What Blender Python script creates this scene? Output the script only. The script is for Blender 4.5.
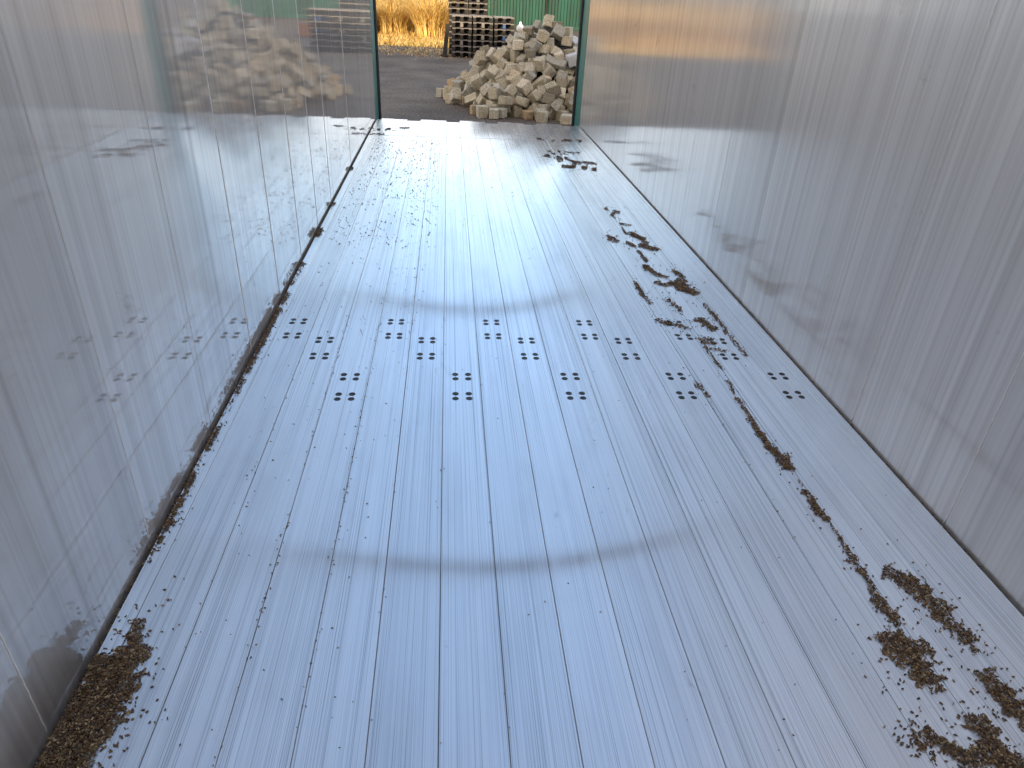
import bpy, bmesh, math, random
from mathutils import Vector, Matrix, Quaternion, Euler, noise

S = bpy.context.scene
for _o in list(bpy.data.objects):
    bpy.data.objects.remove(_o)
COL = S.collection
PI = math.pi
random.seed(11)

# ------------------------------------------------------------------ camera
W = 2.48                      # inner width of the trailer, floor top is z = 0
CAM_H, CAM_X = 1.4606, -0.3664
cam_d = bpy.data.cameras.new('camera')
cam = bpy.data.objects.new('camera', cam_d)
COL.objects.link(cam)
cam_d.sensor_fit = 'HORIZONTAL'
cam_d.sensor_width = 36.0
cam_d.lens = 688.38 / 1024 * 36
cam_d.clip_end = 500
_y, _p, _r = math.radians(6.003), math.radians(30.023), math.radians(-2.8735)
_f = Vector((math.sin(_y) * math.cos(_p), math.cos(_y) * math.cos(_p), -math.sin(_p)))
_rt = Vector((math.cos(_y), -math.sin(_y), 0))
_dn = _f.cross(_rt)
_r2 = _rt * math.cos(_r) + _dn * math.sin(_r)
_d2 = -_rt * math.sin(_r) + _dn * math.cos(_r)
cam.matrix_world = Matrix(((_r2.x, -_d2.x, -_f.x, CAM_X), (_r2.y, -_d2.y, -_f.y, 0), (_r2.z, -_d2.z, -_f.z, CAM_H), (0, 0, 0, 1)))
S.camera = cam

# ------------------------------------------------------------------ sky, sun, exposure
world = bpy.data.worlds.new('sky')
S.world = world
world.use_nodes = True
nt = world.node_tree
nt.nodes.clear()
wo = nt.nodes.new('ShaderNodeOutputWorld')
bg = nt.nodes.new('ShaderNodeBackground')
tc = nt.nodes.new('ShaderNodeTexCoord')
sx = nt.nodes.new('ShaderNodeSeparateXYZ')
rp = nt.nodes.new('ShaderNodeValToRGB')
nt.links.new(tc.outputs['Generated'], sx.inputs[0])
nt.links.new(sx.outputs['Z'], rp.inputs['Fac'])
# warm, paler sky round the low sun; whiter and brighter towards the horizon
nrm_ = nt.nodes.new('ShaderNodeVectorMath'); nrm_.operation = 'DOT_PRODUCT'
nrm_.inputs[1].default_value = (-math.sin(math.radians(20)), -math.cos(math.radians(20)), 0.2)
nt.links.new(tc.outputs['Generated'], nrm_.inputs[0])
mr = nt.nodes.new('ShaderNodeMapRange'); mr.interpolation_type = 'SMOOTHSTEP'
mr.inputs[1].default_value = -0.4; mr.inputs[2].default_value = 0.85
nt.links.new(nrm_.outputs['Value'], mr.inputs[0])
mx = nt.nodes.new('ShaderNodeMix'); mx.data_type = 'RGBA'
nt.links.new(mr.outputs[0], mx.inputs[0]); nt.links.new(rp.outputs['Color'], mx.inputs[6])
mx.inputs[7].default_value = (1.0, 0.84, 0.72, 1)
nt.links.new(mx.outputs[2], bg.inputs['Color'])
ms = nt.nodes.new('ShaderNodeMapRange')
for _i, _v in zip((1, 2, 3, 4), (0.08, 0.55, 1.6, 0.98)): ms.inputs[_i].default_value = _v
nt.links.new(sx.outputs['Z'], ms.inputs[0]); nt.links.new(ms.outputs[0], bg.inputs['Strength'])
nt.links.new(bg.outputs[0], wo.inputs[0])
cr = rp.color_ramp
cr.elements[0].position = 0.0
cr.elements[0].color = (1.0, 0.95, 0.86, 1)
cr.elements[1].position = 1.0
cr.elements[1].color = (0.16, 0.26, 0.46, 1)
for pos, c in ((0.14, (1.0, 0.98, 0.95, 1)), (0.25, (0.54, 0.78, 1.0, 1)), (0.42, (0.38, 0.62, 1.0, 1)), (0.7, (0.29, 0.47, 0.78, 1))):
    e = cr.elements.new(pos)
    e.color = c

sun_d = bpy.data.lights.new('sun', 'SUN')
sun = bpy.data.objects.new('sun', sun_d)
COL.objects.link(sun)
sun_d.energy = 4.3
sun_d.angle = math.radians(0.6)
sun_d.color = (1.0, 0.80, 0.52)
SUN_EL, SUN_AZ = math.radians(12.05), math.radians(20)      # low behind the camera, from the left
_sd = Vector((math.sin(SUN_AZ) * math.cos(SUN_EL), math.cos(SUN_AZ) * math.cos(SUN_EL), -math.sin(SUN_EL)))
sun.rotation_euler = _sd.to_track_quat('-Z', 'Y').to_euler()
sun.location = (0, -5, 9)

S.view_settings.view_transform = 'Standard'
S.view_settings.look = 'None'
S.view_settings.gamma = 1
S.view_settings.use_curve_mapping = False
S.view_settings.exposure = 0.68
S.cycles.use_denoising = True
S.cycles.max_bounces = 10
S.cycles.glossy_bounces = 8
S.cycles.diffuse_bounces = 4
S.cycles.sample_clamp_indirect = 6

# ------------------------------------------------------------------ helpers
def link(o, parent=None):
    COL.objects.link(o)
    if parent is not None:
        o.parent = parent
    return o

def tag(o, label=None, cat=None, group=None, kind=None):
    if label: o['label'] = label
    if cat: o['category'] = cat
    if group: o['group'] = group
    if kind: o['kind'] = kind
    return o

def empty(name, loc=(0, 0, 0)):
    o = bpy.data.objects.new(name, None)
    o.location = loc
    o.empty_display_size = 0.1
    return link(o)

def from_bm(name, bm, mat, parent=None, smooth=False):
    me = bpy.data.meshes.new(name)
    bmesh.ops.recalc_face_normals(bm, faces=bm.faces)
    bm.to_mesh(me)
    bm.free()
    if smooth:
        me.shade_smooth()
    me.materials.append(mat)
    return link(bpy.data.objects.new(name, me), parent)

def bx(bm, x0, x1, y0, y1, z0, z1, bev=0.0):
    r = bmesh.ops.create_cube(bm, size=1, matrix=Matrix.Translation(((x0 + x1) / 2, (y0 + y1) / 2, (z0 + z1) / 2)) @ Matrix.Diagonal((x1 - x0, y1 - y0, z1 - z0, 1)))
    if bev:
        es = list({e for v in r['verts'] for e in v.link_edges})
        bmesh.ops.bevel(bm, geom=es, offset=bev, segments=1, affect='EDGES')

def tube(bm, pts, r, seg=10):
    pts = [Vector(p) for p in pts]
    rings = []
    for i, p in enumerate(pts):
        d = (pts[min(i + 1, len(pts) - 1)] - pts[max(i - 1, 0)]).normalized()
        u = d.cross(Vector((0, 0, 1)))
        if u.length < 1e-3: u = d.cross(Vector((1, 0, 0)))
        u.normalize(); v = d.cross(u)
        rings.append([bm.verts.new(p + (u * math.cos(2 * PI * k / seg) + v * math.sin(2 * PI * k / seg)) * r) for k in range(seg)])
    for a, b in zip(rings, rings[1:]):
        for k in range(seg):
            bm.faces.new((a[k], a[(k + 1) % seg], b[(k + 1) % seg], b[k]))
    bm.faces.new(rings[0]); bm.faces.new(rings[-1])

class NT:
    """small node-tree builder"""
    def __init__(s, name):
        s.m = bpy.data.materials.new(name); s.m.use_nodes = True
        s.t = s.m.node_tree; s.t.nodes.clear()
        s.out = s.n('ShaderNodeOutputMaterial')
    def n(s, typ, **kw):
        nd = s.t.nodes.new(typ)
        for k, v in kw.items():
            if hasattr(nd, k): setattr(nd, k, v)
        return nd
    def l(s, a, b): s.t.links.new(a, b)
    def set(s, nd, **kw):
        for k, v in kw.items(): nd.inputs[k.replace('_', ' ')].default_value = v
        return nd
    def coords(s, scale=(1, 1, 1), rnd=False):
        c = s.n('ShaderNodeTexCoord'); mp = s.n('ShaderNodeMapping')
        mp.inputs['Scale'].default_value = scale
        s.l(c.outputs['Object'], mp.inputs['Vector'])
        if rnd:
            oi = s.n('ShaderNodeObjectInfo'); ml = s.n('ShaderNodeMath', operation='MULTIPLY'); ml.inputs[1].default_value = 57.0
            s.l(oi.outputs['Random'], ml.inputs[0]); s.l(ml.outputs[0], mp.inputs['Location'])
        return mp.outputs[0]
    def noise(s, vec, scale, detail=3, rough=.55, dist=0):
        nd = s.n('ShaderNodeTexNoise')
        s.set(nd, Scale=scale, Detail=detail, Roughness=rough, Distortion=dist)
        s.l(vec, nd.inputs['Vector'])
        return nd.outputs['Fac']
    def ramp(s, fac, stops, interp='LINEAR'):
        nd = s.n('ShaderNodeValToRGB'); c = nd.color_ramp; c.interpolation = interp
        c.elements[0].position, c.elements[0].color = stops[0][0], (*stops[0][1], 1)
        c.elements[1].position, c.elements[1].color = stops[-1][0], (*stops[-1][1], 1)
        for p_, c_ in stops[1:-1]:
            e_ = c.elements.new(p_); e_.color = (*c_, 1)
        s.l(fac, nd.inputs['Fac'])
        return nd.outputs['Color']
    def rng(s, fac, a, b, c, d):
        nd = s.n('ShaderNodeMapRange')
        for i, v in zip((1, 2, 3, 4), (a, b, c, d)): nd.inputs[i].default_value = v
        s.l(fac, nd.inputs[0])
        return nd.outputs[0]
    def math(s, op, a, b):
        nd = s.n('ShaderNodeMath', operation=op)
        for i, v in enumerate((a, b)):
            if isinstance(v, (int, float)): nd.inputs[i].default_value = v
            else: s.l(v, nd.inputs[i])
        return nd.outputs[0]
    def mixc(s, fac, a, b, blend='MIX'):
        nd = s.n('ShaderNodeMix', data_type='RGBA', blend_type=blend)
        for i, v in ((0, fac), (6, a), (7, b)):
            if isinstance(v, (int, float)): nd.inputs[i].default_value = v
            elif isinstance(v, tuple): nd.inputs[i].default_value = (*v, 1)
            else: s.l(v, nd.inputs[i])
        return nd.outputs[2]
    def bump(s, h, strength, dist):
        nd = s.n('ShaderNodeBump'); s.set(nd, Strength=strength, Distance=dist)
        s.l(h, nd.inputs['Height'])
        return nd.outputs[0]
    def put(s, nd, key, v):
        if isinstance(v, (int, float)): nd.inputs[key].default_value = v
        elif isinstance(v, tuple): nd.inputs[key].default_value = (*v, 1) if len(v) == 3 else v
        else: s.l(v, nd.inputs[key])
    def principled(s, color, rough=.7, metal=0.0, normal=None, spec=.5):
        b = s.n('ShaderNodeBsdfPrincipled')
        s.put(b, 'Base Color', color); s.put(b, 'Roughness', rough); s.put(b, 'Metallic', metal)
        b.inputs['Specular IOR Level'].default_value = spec
        if normal is not None: s.l(normal, b.inputs['Normal'])
        s.l(b.outputs[0], s.out.inputs[0])
        return s.m
    def gloss(s, color, rough, aniso, tangent, normal=None):
        g = s.n('ShaderNodeBsdfAnisotropic', distribution='GGX')
        s.put(g, 'Color', color); s.put(g, 'Roughness', rough); g.inputs['Anisotropy'].default_value = aniso
        cv = s.n('ShaderNodeCombineXYZ')
        for i in range(3): cv.inputs[i].default_value = tangent[i]
        s.l(cv.outputs[0], g.inputs['Tangent'])
        if normal is not None: s.l(normal, g.inputs['Normal'])
        return g.outputs[0]
    def mixs(s, fac, a, b):
        nd = s.n('ShaderNodeMixShader')
        s.put(nd, 0, fac); s.l(a, nd.inputs[1]); s.l(b, nd.inputs[2])
        return nd.outputs[0]

# ------------------------------------------------------------------ materials
def floor_material():
    t = NT('brushed_floor_aluminium')
    oi = t.n('ShaderNodeObjectInfo')
    fine = t.noise(t.coords((420, 0.5, 1), True), 1.0, 2, .6)
    mid = t.noise(t.coords((38, 0.22, 1), True), 1.0, 3, .6)
    wear = t.noise(t.coords((5, 1.2, 1)), 1.0, 4, .6)
    s1 = t.ramp(fine, [(.32, (.50, .51, .52)), (.43, (.80, .81, .82)), (.5, (.88, .88, .89)), (.7, (.96, .96, .96))])
    s2 = t.ramp(mid, [(.30, (.90, .90, .90)), (.5, (.97, .97, .97)), (.72, (1, 1, 1))])
    c = t.mixc(1.0, s1, s2, 'MULTIPLY')
    pr = t.rng(oi.outputs['Random'], 0, 1, .90, 1.0)
    cc = t.n('ShaderNodeCombineColor')
    for i in range(3): t.l(pr, cc.inputs[i])
    c = t.mixc(1.0, c, cc.outputs[0], 'MULTIPLY')
    sc = t.ramp(wear, [(.34, (.86, .86, .87)), (.5, (1, 1, 1)), (.8, (1, 1, 1))])
    c = t.mixc(.6, c, sc, 'MULTIPLY')
    rub = t.noise(t.coords((9, 3.5, 1)), 1.0, 6, .75, .6)
    c = t.mixc(.7, c, t.ramp(rub, [(.27, (.62, .61, .60)), (.36, (1, 1, 1)), (.9, (1, 1, 1))]), 'MULTIPLY')
    r1 = t.rng(mid, .3, .7, FLOOR_R - .03, FLOOR_R + .04)
    nrm = t.bump(fine, .35, .0004)
    g1 = t.gloss(c, r1, FLOOR_A, (0, 1, 0), nrm)
    g2 = t.gloss(c, .62, .3, (0, 1, 0))
    d = t.n('ShaderNodeBsdfDiffuse'); t.l(c, d.inputs[0])
    lw = t.n('ShaderNodeLayerWeight'); lw.inputs['Blend'].default_value = .5
    m = t.mixs(t.rng(lw.outputs['Facing'], .3, .85, .36, .14), g1, g2)      # rough metal: sharper towards grazing angles
    m = t.mixs(FLOOR_DIFF, m, d.outputs[0])
    t.l(m, t.out.inputs[0])
    return t.m

def wall_material(name, rough, broad):
    t = NT(name)
    g = t.n('ShaderNodeNewGeometry')
    mp = t.coords((1, 60, 0.25))
    mp2 = t.coords((1, 14, 0.12))
    mp3 = t.coords((1, 260, 0.8))
    for_ = t.noise(mp3, 1.0, 3, .6)
    a = t.noise(mp, 1.0, 4, .65)
    b = t.noise(mp2, 1.0, 3, .6)
    c1 = t.ramp(a, [(.3, (.78, .76, .735)), (.5, (.90, .885, .86)), (.62, (.94, .93, .91)), (.75, (.99, .98, .96))])
    c2 = t.ramp(b, [(.3, (.86, .85, .85)), (.55, (1, 1, 1)), (.8, (1, 1, 1))])
    c = t.mixc(1.0, c1, c2, 'MULTIPLY')
    pr = t.rng(g.outputs['Random Per Island'], 0, 1, .9, 1.0)
    cc = t.n('ShaderNodeCombineColor')
    for i in range(3): t.l(pr, cc.inputs[i])
    c = t.mixc(1.0, c, cc.outputs[0], 'MULTIPLY')
    # rubbed dirt smears
    sm = t.noise(t.coords((1, 2.2, 5)), 1.0, 5, .7, .4)
    smc = t.ramp(sm, [(.26, (.55, .52, .50)), (.36, (1, 1, 1)), (.9, (1, 1, 1))])
    c = t.mixc(.55, c, smc, 'MULTIPLY')
    h = t.math('ADD', t.math('MULTIPLY', a, .6), t.math('MULTIPLY', for_, .25))
    h = t.math('ADD', h, t.math('MULTIPLY', b, 1.2))
    nrm = t.bump(h, 1.0, WALL_BUMP)
    g1 = t.gloss(c, t.rng(a, .3, .7, rough + .03, rough - .03), WALL_A, (0, 0, 1), nrm)
    g2 = t.gloss(c, .6, .3, (0, 0, 1))
    d = t.n('ShaderNodeBsdfDiffuse'); t.l(c, d.inputs[0])
    lw = t.n('ShaderNodeLayerWeight'); lw.inputs['Blend'].default_value = .5
    m = t.mixs(t.rng(lw.outputs['Facing'], .48, .82, .82, broad), g1, g2)
    m = t.mixs(WALL_DIFF, m, d.outputs[0])
    t.l(m, t.out.inputs[0])
    return t.m

FLOOR_R, FLOOR_A, FLOOR_DIFF = .18, .75, .08
WALL_A, WALL_DIFF, WALL_BUMP = .5, .07, .00003
M_FLOOR = floor_material()
M_WALL_L = wall_material('ribbed_wall_aluminium_left', .03, .20)
M_WALL_R = wall_material('ribbed_wall_aluminium_right', .12, .34)

def simple(name, color, rough=.7, metal=0., nscale=12, var=.25, bump=.0, bscale=40, coords=(1, 1, 1), spec=.5, rnd=True):
    t = NT(name)
    v = t.coords(coords, rnd)
    n = t.noise(v, nscale, 5, .65)
    lo = tuple(max(0, k * (1 - var)) for k in color); hi = tuple(min(1, k * (1 + var)) for k in color)
    c = t.ramp(n, [(.3, lo), (.7, hi)])
    nr = t.bump(t.noise(v, bscale, 4, .6), 1.0, bump) if bump else None
    return t.principled(c, rough, metal, nr, spec)

M_BLACK = simple('black_rubber', (.012, .012, .013), .6)
M_BEAD = simple('bright_weld_aluminium', (.80, .80, .79), .45, .6, 60, .1)
M_SCREW = simple('dark_oiled_steel', (.02, .018, .016), .45, .5)
M_PAN = simple('dark_light_block_pan', (.025, .022, .02), .8, .2)
M_TEAL = simple('teal_green_paint', (.02, .17, .14), .4, 0, 20, .2)
M_GALV = simple('dark_painted_steel', (.07, .07, .075), .45, .5)
M_TARP = simple('dark_green_tarpaulin', (.02, .09, .06), .5)

def grain_material():
    t = NT('brown_grain')
    g = t.n('ShaderNodeNewGeometry')
    c = t.ramp(g.outputs['Random Per Island'], [(0, (.02, .012, .007)), (.3, (.065, .034, .016)), (.55, (.13, .072, .03)), (.75, (.085, .062, .022)), (.93, (.24, .165, .08)), (1, (.38, .30, .19))])
    return t.principled(c, .55)
M_GRAIN = grain_material()

def stone_material():
    t = NT('rough_granite')
    oi = t.n('ShaderNodeObjectInfo')
    base = t.ramp(oi.outputs['Random'], [(0, (.26, .235, .18)), (.22, (.52, .46, .34)), (.5, (.68, .63, .50)), (.7, (.40, .39, .34)), (.88, (.82, .76, .62)), (1, (.55, .41, .26))])
    v = t.coords((1, 1, 1), True)
    sp = t.ramp(t.noise(v, 90, 3, .7), [(.38, (.42, .41, .39)), (.5, (.95, .95, .94)), (.68, (1.25, 1.22, 1.18))])
    blot = t.ramp(t.noise(v, 9, 5, .65), [(.38, (.50, .48, .42)), (.58, (1.1, 1.1, 1.1))])
    c = t.mixc(.8, base, sp, 'MULTIPLY'); c = t.mixc(.8, c, blot, 'MULTIPLY')
    return t.principled(c, .85, 0, t.bump(t.noise(v, 60, 5, .7), 1.0, .006), .3)
M_STONE = stone_material()
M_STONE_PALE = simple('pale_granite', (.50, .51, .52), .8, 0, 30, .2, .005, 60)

def ground_material():
    t = NT('gravel_yard')
    v = t.coords((1, 1, 1))
    n1 = t.noise(v, 1.1, 5, .6); n2 = t.noise(v, 26, 5, .75)
    vo = t.n('ShaderNodeTexVoronoi'); vo.inputs['Scale'].default_value = 22; t.l(v, vo.inputs['Vector'])
    c = t.ramp(n1, [(.35, (.12, .10, .082)), (.65, (.20, .172, .142))])
    s = t.ramp(n2, [(.38, (.5, .48, .46)), (.55, (1, 1, 1)), (.70, (1.5, 1.45, 1.35))])
    c = t.mixc(1.0, c, s, 'MULTIPLY')
    return t.principled(c, .9, 0, t.bump(vo.outputs['Distance'], 1.0, .02), .2)
M_GROUND = ground_material()

def meadow_material():
    t = NT('dry_meadow_soil')
    v = t.coords((1, 1, 1))
    c = t.ramp(t.noise(v, .9, 5, .7), [(.3, (.30, .20, .05)), (.5, (.45, .30, .07)), (.62, (.38, .34, .04)), (.8, (.55, .38, .12))])
    return t.principled(c, .9, 0, t.bump(t.noise(v, 14, 5, .7), 1.0, .05), .1)
M_MEADOW = meadow_material()

def straw_material():
    t = NT('dry_straw')
    g = t.n('ShaderNodeNewGeometry')
    c = t.ramp(g.outputs['Random Per Island'], [(0, (.16, .07, .02)), (.22, (.42, .21, .05)), (.45, (.86, .58, .19)), (.75, (.97, .82, .40)), (.93, (.60, .36, .10)), (1, (.45, .42, .06))])
    return t.principled(c, .7, 0, None, .2)
M_STRAW = straw_material()
M_TWIG = simple('bare_brown_twigs', (.12, .09, .065), .9)

def container_material():
    t = NT('green_container_paint')
    v = t.coords((1, 1, 1))
    st = t.noise(t.coords((3.2, 3, .3)), 1.0, 5, .7)
    c = t.ramp(st, [(.30, (.10, .05, .03)), (.38, (.003, .028, .02)), (.5, (.001, .050, .034)), (.7, (.003, .090, .058))])
    return t.principled(c, .5)
M_CONT = container_material()
M_WOOD = simple('weathered_pallet_board', (.20, .185, .175), .85, 0, 8, .35, .002, 40, (.4, 1, 1))
M_WOODD = simple('shade_darkened_pallet_wood', (.022, .019, .017), .85, 0, 10, .4)  # dark wood, with the shade on the pallet fronts put into its colour
M_BLUE = simple('blue_pallet_block', (.03, .10, .30), .6)
M_PROP = simple('dark_wet_timber', (.02, .017, .015), .8)
M_RUST = simple('rusty_beam', (.07, .03, .02), .8)
M_WHITE = simple('white_plastic', (.75, .76, .76), .5)
M_SUN_BLOCK = simple('grey_sun_block_cladding', (.30, .31, .32), .7, 0, 2, .1)
M_POST = simple('peeled_wood_post', (.50, .46, .30), .8)

# grain patches in floor metres: x0, y0, x1, y1, half width, cover
SPILLS = [
 ('brown grain patch on the floor near the lower right wall, farther one with a pointed left tip',
  [[0.939, 1.378, 0.985, 1.341, 0.0297, 1.6], [0.976, 1.341, 0.995, 1.266, 0.0351, 1.6], [0.995, 1.266, 1.011, 1.24, 0.016, 0.5]]),
 ('brown grain patch on the floor joined below the pointed one, beside the lower right wall',
  [[0.996, 1.213, 1.01, 1.165, 0.0297, 1.5], [1.01, 1.165, 1.008, 1.113, 0.014, 0.7]]),
 ('brown grain patch nearest the right wall at the right picture edge',
  [[0.99, 1.015, 0.995, 0.953, 0.0378, 1.7], [0.995, 0.953, 0.989, 0.901, 0.02, 0.7]]),
 ('widest oval brown grain patch lying left of the seam trail, lower right floor',
  [[0.806, 1.138, 0.823, 1.066, 0.0459, 1.8], [0.823, 1.066, 0.83, 1.019, 0.024, 0.8], [0.817, 1.115, 0.867, 1.119, 0.027, 1.5]]),
 ('thin patchy sprinkle of grain at the lower right, leftmost of the bottom patches',
  [[0.707, 0.913, 0.706, 0.878, 0.014, 0.6], [0.672, 0.875, 0.694, 0.884, 0.015, 0.5], [0.708, 0.859, 0.713, 0.845, 0.012, 0.9]]),
 ('narrow brown grain patch slanting along the bottom right edge of the picture',
  [[0.746, 0.884, 0.76, 0.856, 0.023, 1.5], [0.761, 0.866, 0.779, 0.827, 0.0243, 1.5]]),
 ('lobed brown grain patch at the bottom right, reaching up along a plank seam',
  [[0.873, 0.899, 0.873, 0.865, 0.0324, 1.7], [0.873, 0.865, 0.867, 0.822, 0.0351, 1.7], [0.802, 0.833, 0.879, 0.813, 0.0216, 1.6]]),
 ('brown grain patch cut by the bottom right corner of the picture',
  [[0.907, 0.825, 0.925, 0.785, 0.027, 1.5]]),
 ('long broken trail of brown grain along a plank seam, nearer half beside the right wall',
  [[0.859, 1.853, 0.851, 1.765, 0.004, 0.4], [0.851, 1.765, 0.847, 1.662, 0.014, 1.5], [0.849, 1.717, 0.859, 1.637, 0.013, 1.5], [0.859, 1.637, 0.856, 1.538, 0.004, 0.7], [0.856, 1.538, 0.855, 1.498, 0.007, 1.2], [0.851, 1.489, 0.854, 1.459, 0.009, 1.4], [0.843, 1.439, 0.852, 1.385, 0.013, 1.4], [0.853, 1.397, 0.844, 1.305, 0.011, 1.3], [0.841, 1.272, 0.848, 1.24, 0.0243, 1.7], [0.846, 1.236, 0.844, 1.202, 0.009, 1], [0.844, 1.202, 0.842, 1.152, 0.006, 0.5]]),
 ('broken trail of brown grain along a plank seam, middle part passing the right bolts',
  [[0.853, 2.535, 0.837, 2.384, 0.006, 0.9], [0.837, 2.384, 0.836, 2.237, 0.009, 1.2], [0.836, 2.237, 0.829, 2.096, 0.012, 1.4], [0.829, 2.137, 0.834, 1.986, 0.014, 1.4], [0.836, 2.037, 0.849, 1.906, 0.018, 1.6], [0.876, 1.985, 0.851, 1.912, 0.012, 1.4]]),
 ('thin grain trail on a plank seam crossing the rightmost bolt clusters',
  [[1.023, 3.366, 1.028, 3.064, 0.01, 1.1], [1.02, 3.041, 1.024, 2.781, 0.012, 0.8], [0.86, 2.949, 0.859, 2.644, 0.009, 0.8], [0.884, 2.842, 0.936, 2.822, 0.012, 0.8]]),
 ('compact brown grain patch just above the rightmost bolt clusters',
  [[0.933, 3.159, 0.964, 3.075, 0.028, 1.5], [0.887, 2.938, 0.901, 2.906, 0.02, 1.4]]),
 ('widest brown grain patch in the upper right part of the floor',
  [[0.926, 3.652, 1.008, 3.549, 0.036, 1.6], [0.982, 3.7, 0.981, 3.578, 0.04, 1.5]]),
 ('small grain patch above the widest upper right patch',
  [[0.998, 3.879, 1.019, 3.781, 0.02, 1.0]]),
 ('two close brown grain patches right of the seam, upper right floor',
  [[0.904, 4.591, 0.94, 4.506, 0.03, 1.5], [0.94, 4.506, 0.956, 4.401, 0.02, 1.2], [0.919, 4.338, 0.972, 4.28, 0.035, 1.4]]),
 ('small brown grain patches at the far start of the right hand trail',
  [[0.866, 5.203, 0.904, 5.125, 0.03, 1.5], [0.864, 5.044, 0.899, 4.995, 0.03, 1.3], [0.876, 4.82, 0.93, 4.799, 0.015, 1]]),
 ('small scattered grain patch left of the far start of the trail',
  [[0.725, 4.516, 0.749, 4.432, 0.028, 1.1]]),
 ('stepped small grain spots following the seam down from the far start',
  [[0.862, 4.725, 0.861, 4.589, 0.008, 1], [0.83, 4.395, 0.857, 4.335, 0.018, 1.3], [0.863, 4.217, 0.867, 4.049, 0.014, 1.2], [0.84, 3.942, 0.855, 3.858, 0.024, 1.4], [0.873, 3.809, 0.914, 3.777, 0.02, 1.2], [0.845, 3.68, 0.873, 3.65, 0.022, 1.2], [0.834, 3.431, 0.863, 3.297, 0.022, 0.7]]),
 ('comma shaped dark grain patch above the right central bolts',
  [[0.707, 3.676, 0.71, 3.498, 0.014, 1.2], [0.71, 3.498, 0.722, 3.387, 0.016, 0.5]]),
 ('thin grain sprinkle around the bolts left of the trail',
  [[0.709, 3.156, 0.736, 3.12, 0.02, 1], [0.761, 3.132, 0.817, 3.074, 0.03, 0.6], [0.702, 2.518, 0.72, 2.409, 0.012, 0.8]]),
 ('dark clotted grain and leaf litter across the right planks near the open end',
  [[0.655, 7.936, 1.052, 7.883, 0.05, 1.4], [0.675, 7.305, 1.012, 7.253, 0.03, 0.7], [0.654, 7.065, 0.754, 6.986, 0.06, 1.5], [0.735, 6.85, 1.023, 6.797, 0.05, 0.9], [0.766, 6.599, 0.951, 6.559, 0.07, 1.5], [0.723, 7.12, 0.88, 6.653, 0.1, 0.35]]),
 ('small dotted litter on the floor in the far left corner by the open end',
  [[-1.297, 8.273, -1.1, 8.184, 0.05, 0.45], [-1.198, 7.932, -1.113, 7.945, 0.05, 0.4], [-1.05, 8.253, -1.002, 8.2, 0.05, 0.8], [-0.899, 8.341, -0.843, 8.351, 0.03, 0.8]]),
 ('large deep brown grain drift against the left wall in the lower left corner',
  [[-1.165, 1.278, -1.148, 1.195, 0.0243, 1.7], [-1.148, 1.18, -1.157, 1.111, 0.0459, 1.8], [-1.199, 1.149, -1.206, 0.966, 0.045, 2.1], [-1.152, 1.098, -1.17, 0.942, 0.05, 1.9], [-1.206, 0.966, -1.219, 0.794, 0.09, 2.0], [-1.148, 1.158, -1.149, 0.986, 0.04, 0.5]]),
 ('broken line of brown grain lying along the gap at the left wall',
  [[-1.253, 5.18, -1.252, 5.075, 0.03, 1.2], [-1.247, 4.557, -1.243, 4.452, 0.03, 1.4], [-1.248, 6.333, -1.248, 6.257, 0.03, 1.0], [-1.241, 3.949, -1.229, 3.591, 0.01, 0.8], [-1.235, 3.466, -1.239, 3.334, 0.018, 1.3], [-1.238, 3.259, -1.226, 3.028, 0.022, 1.4], [-1.221, 2.985, -1.224, 2.803, 0.018, 1.4], [-1.241, 2.765, -1.247, 2.62, 0.018, 1.4], [-1.246, 2.552, -1.244, 2.455, 0.012, 1.2], [-1.225, 2.182, -1.224, 2.068, 0.016, 1.3], [-1.216, 1.897, -1.224, 1.794, 0.018, 1.4], [-1.225, 1.76, -1.223, 1.681, 0.022, 1.5], [-1.224, 1.667, -1.224, 1.602, 0.013, 1.2], [-1.249, 3.028, -1.241, 2.057, 0.012, 0.35], [-1.241, 2.057, -1.218, 1.52, 0.012, 0.3]]),
]
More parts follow.
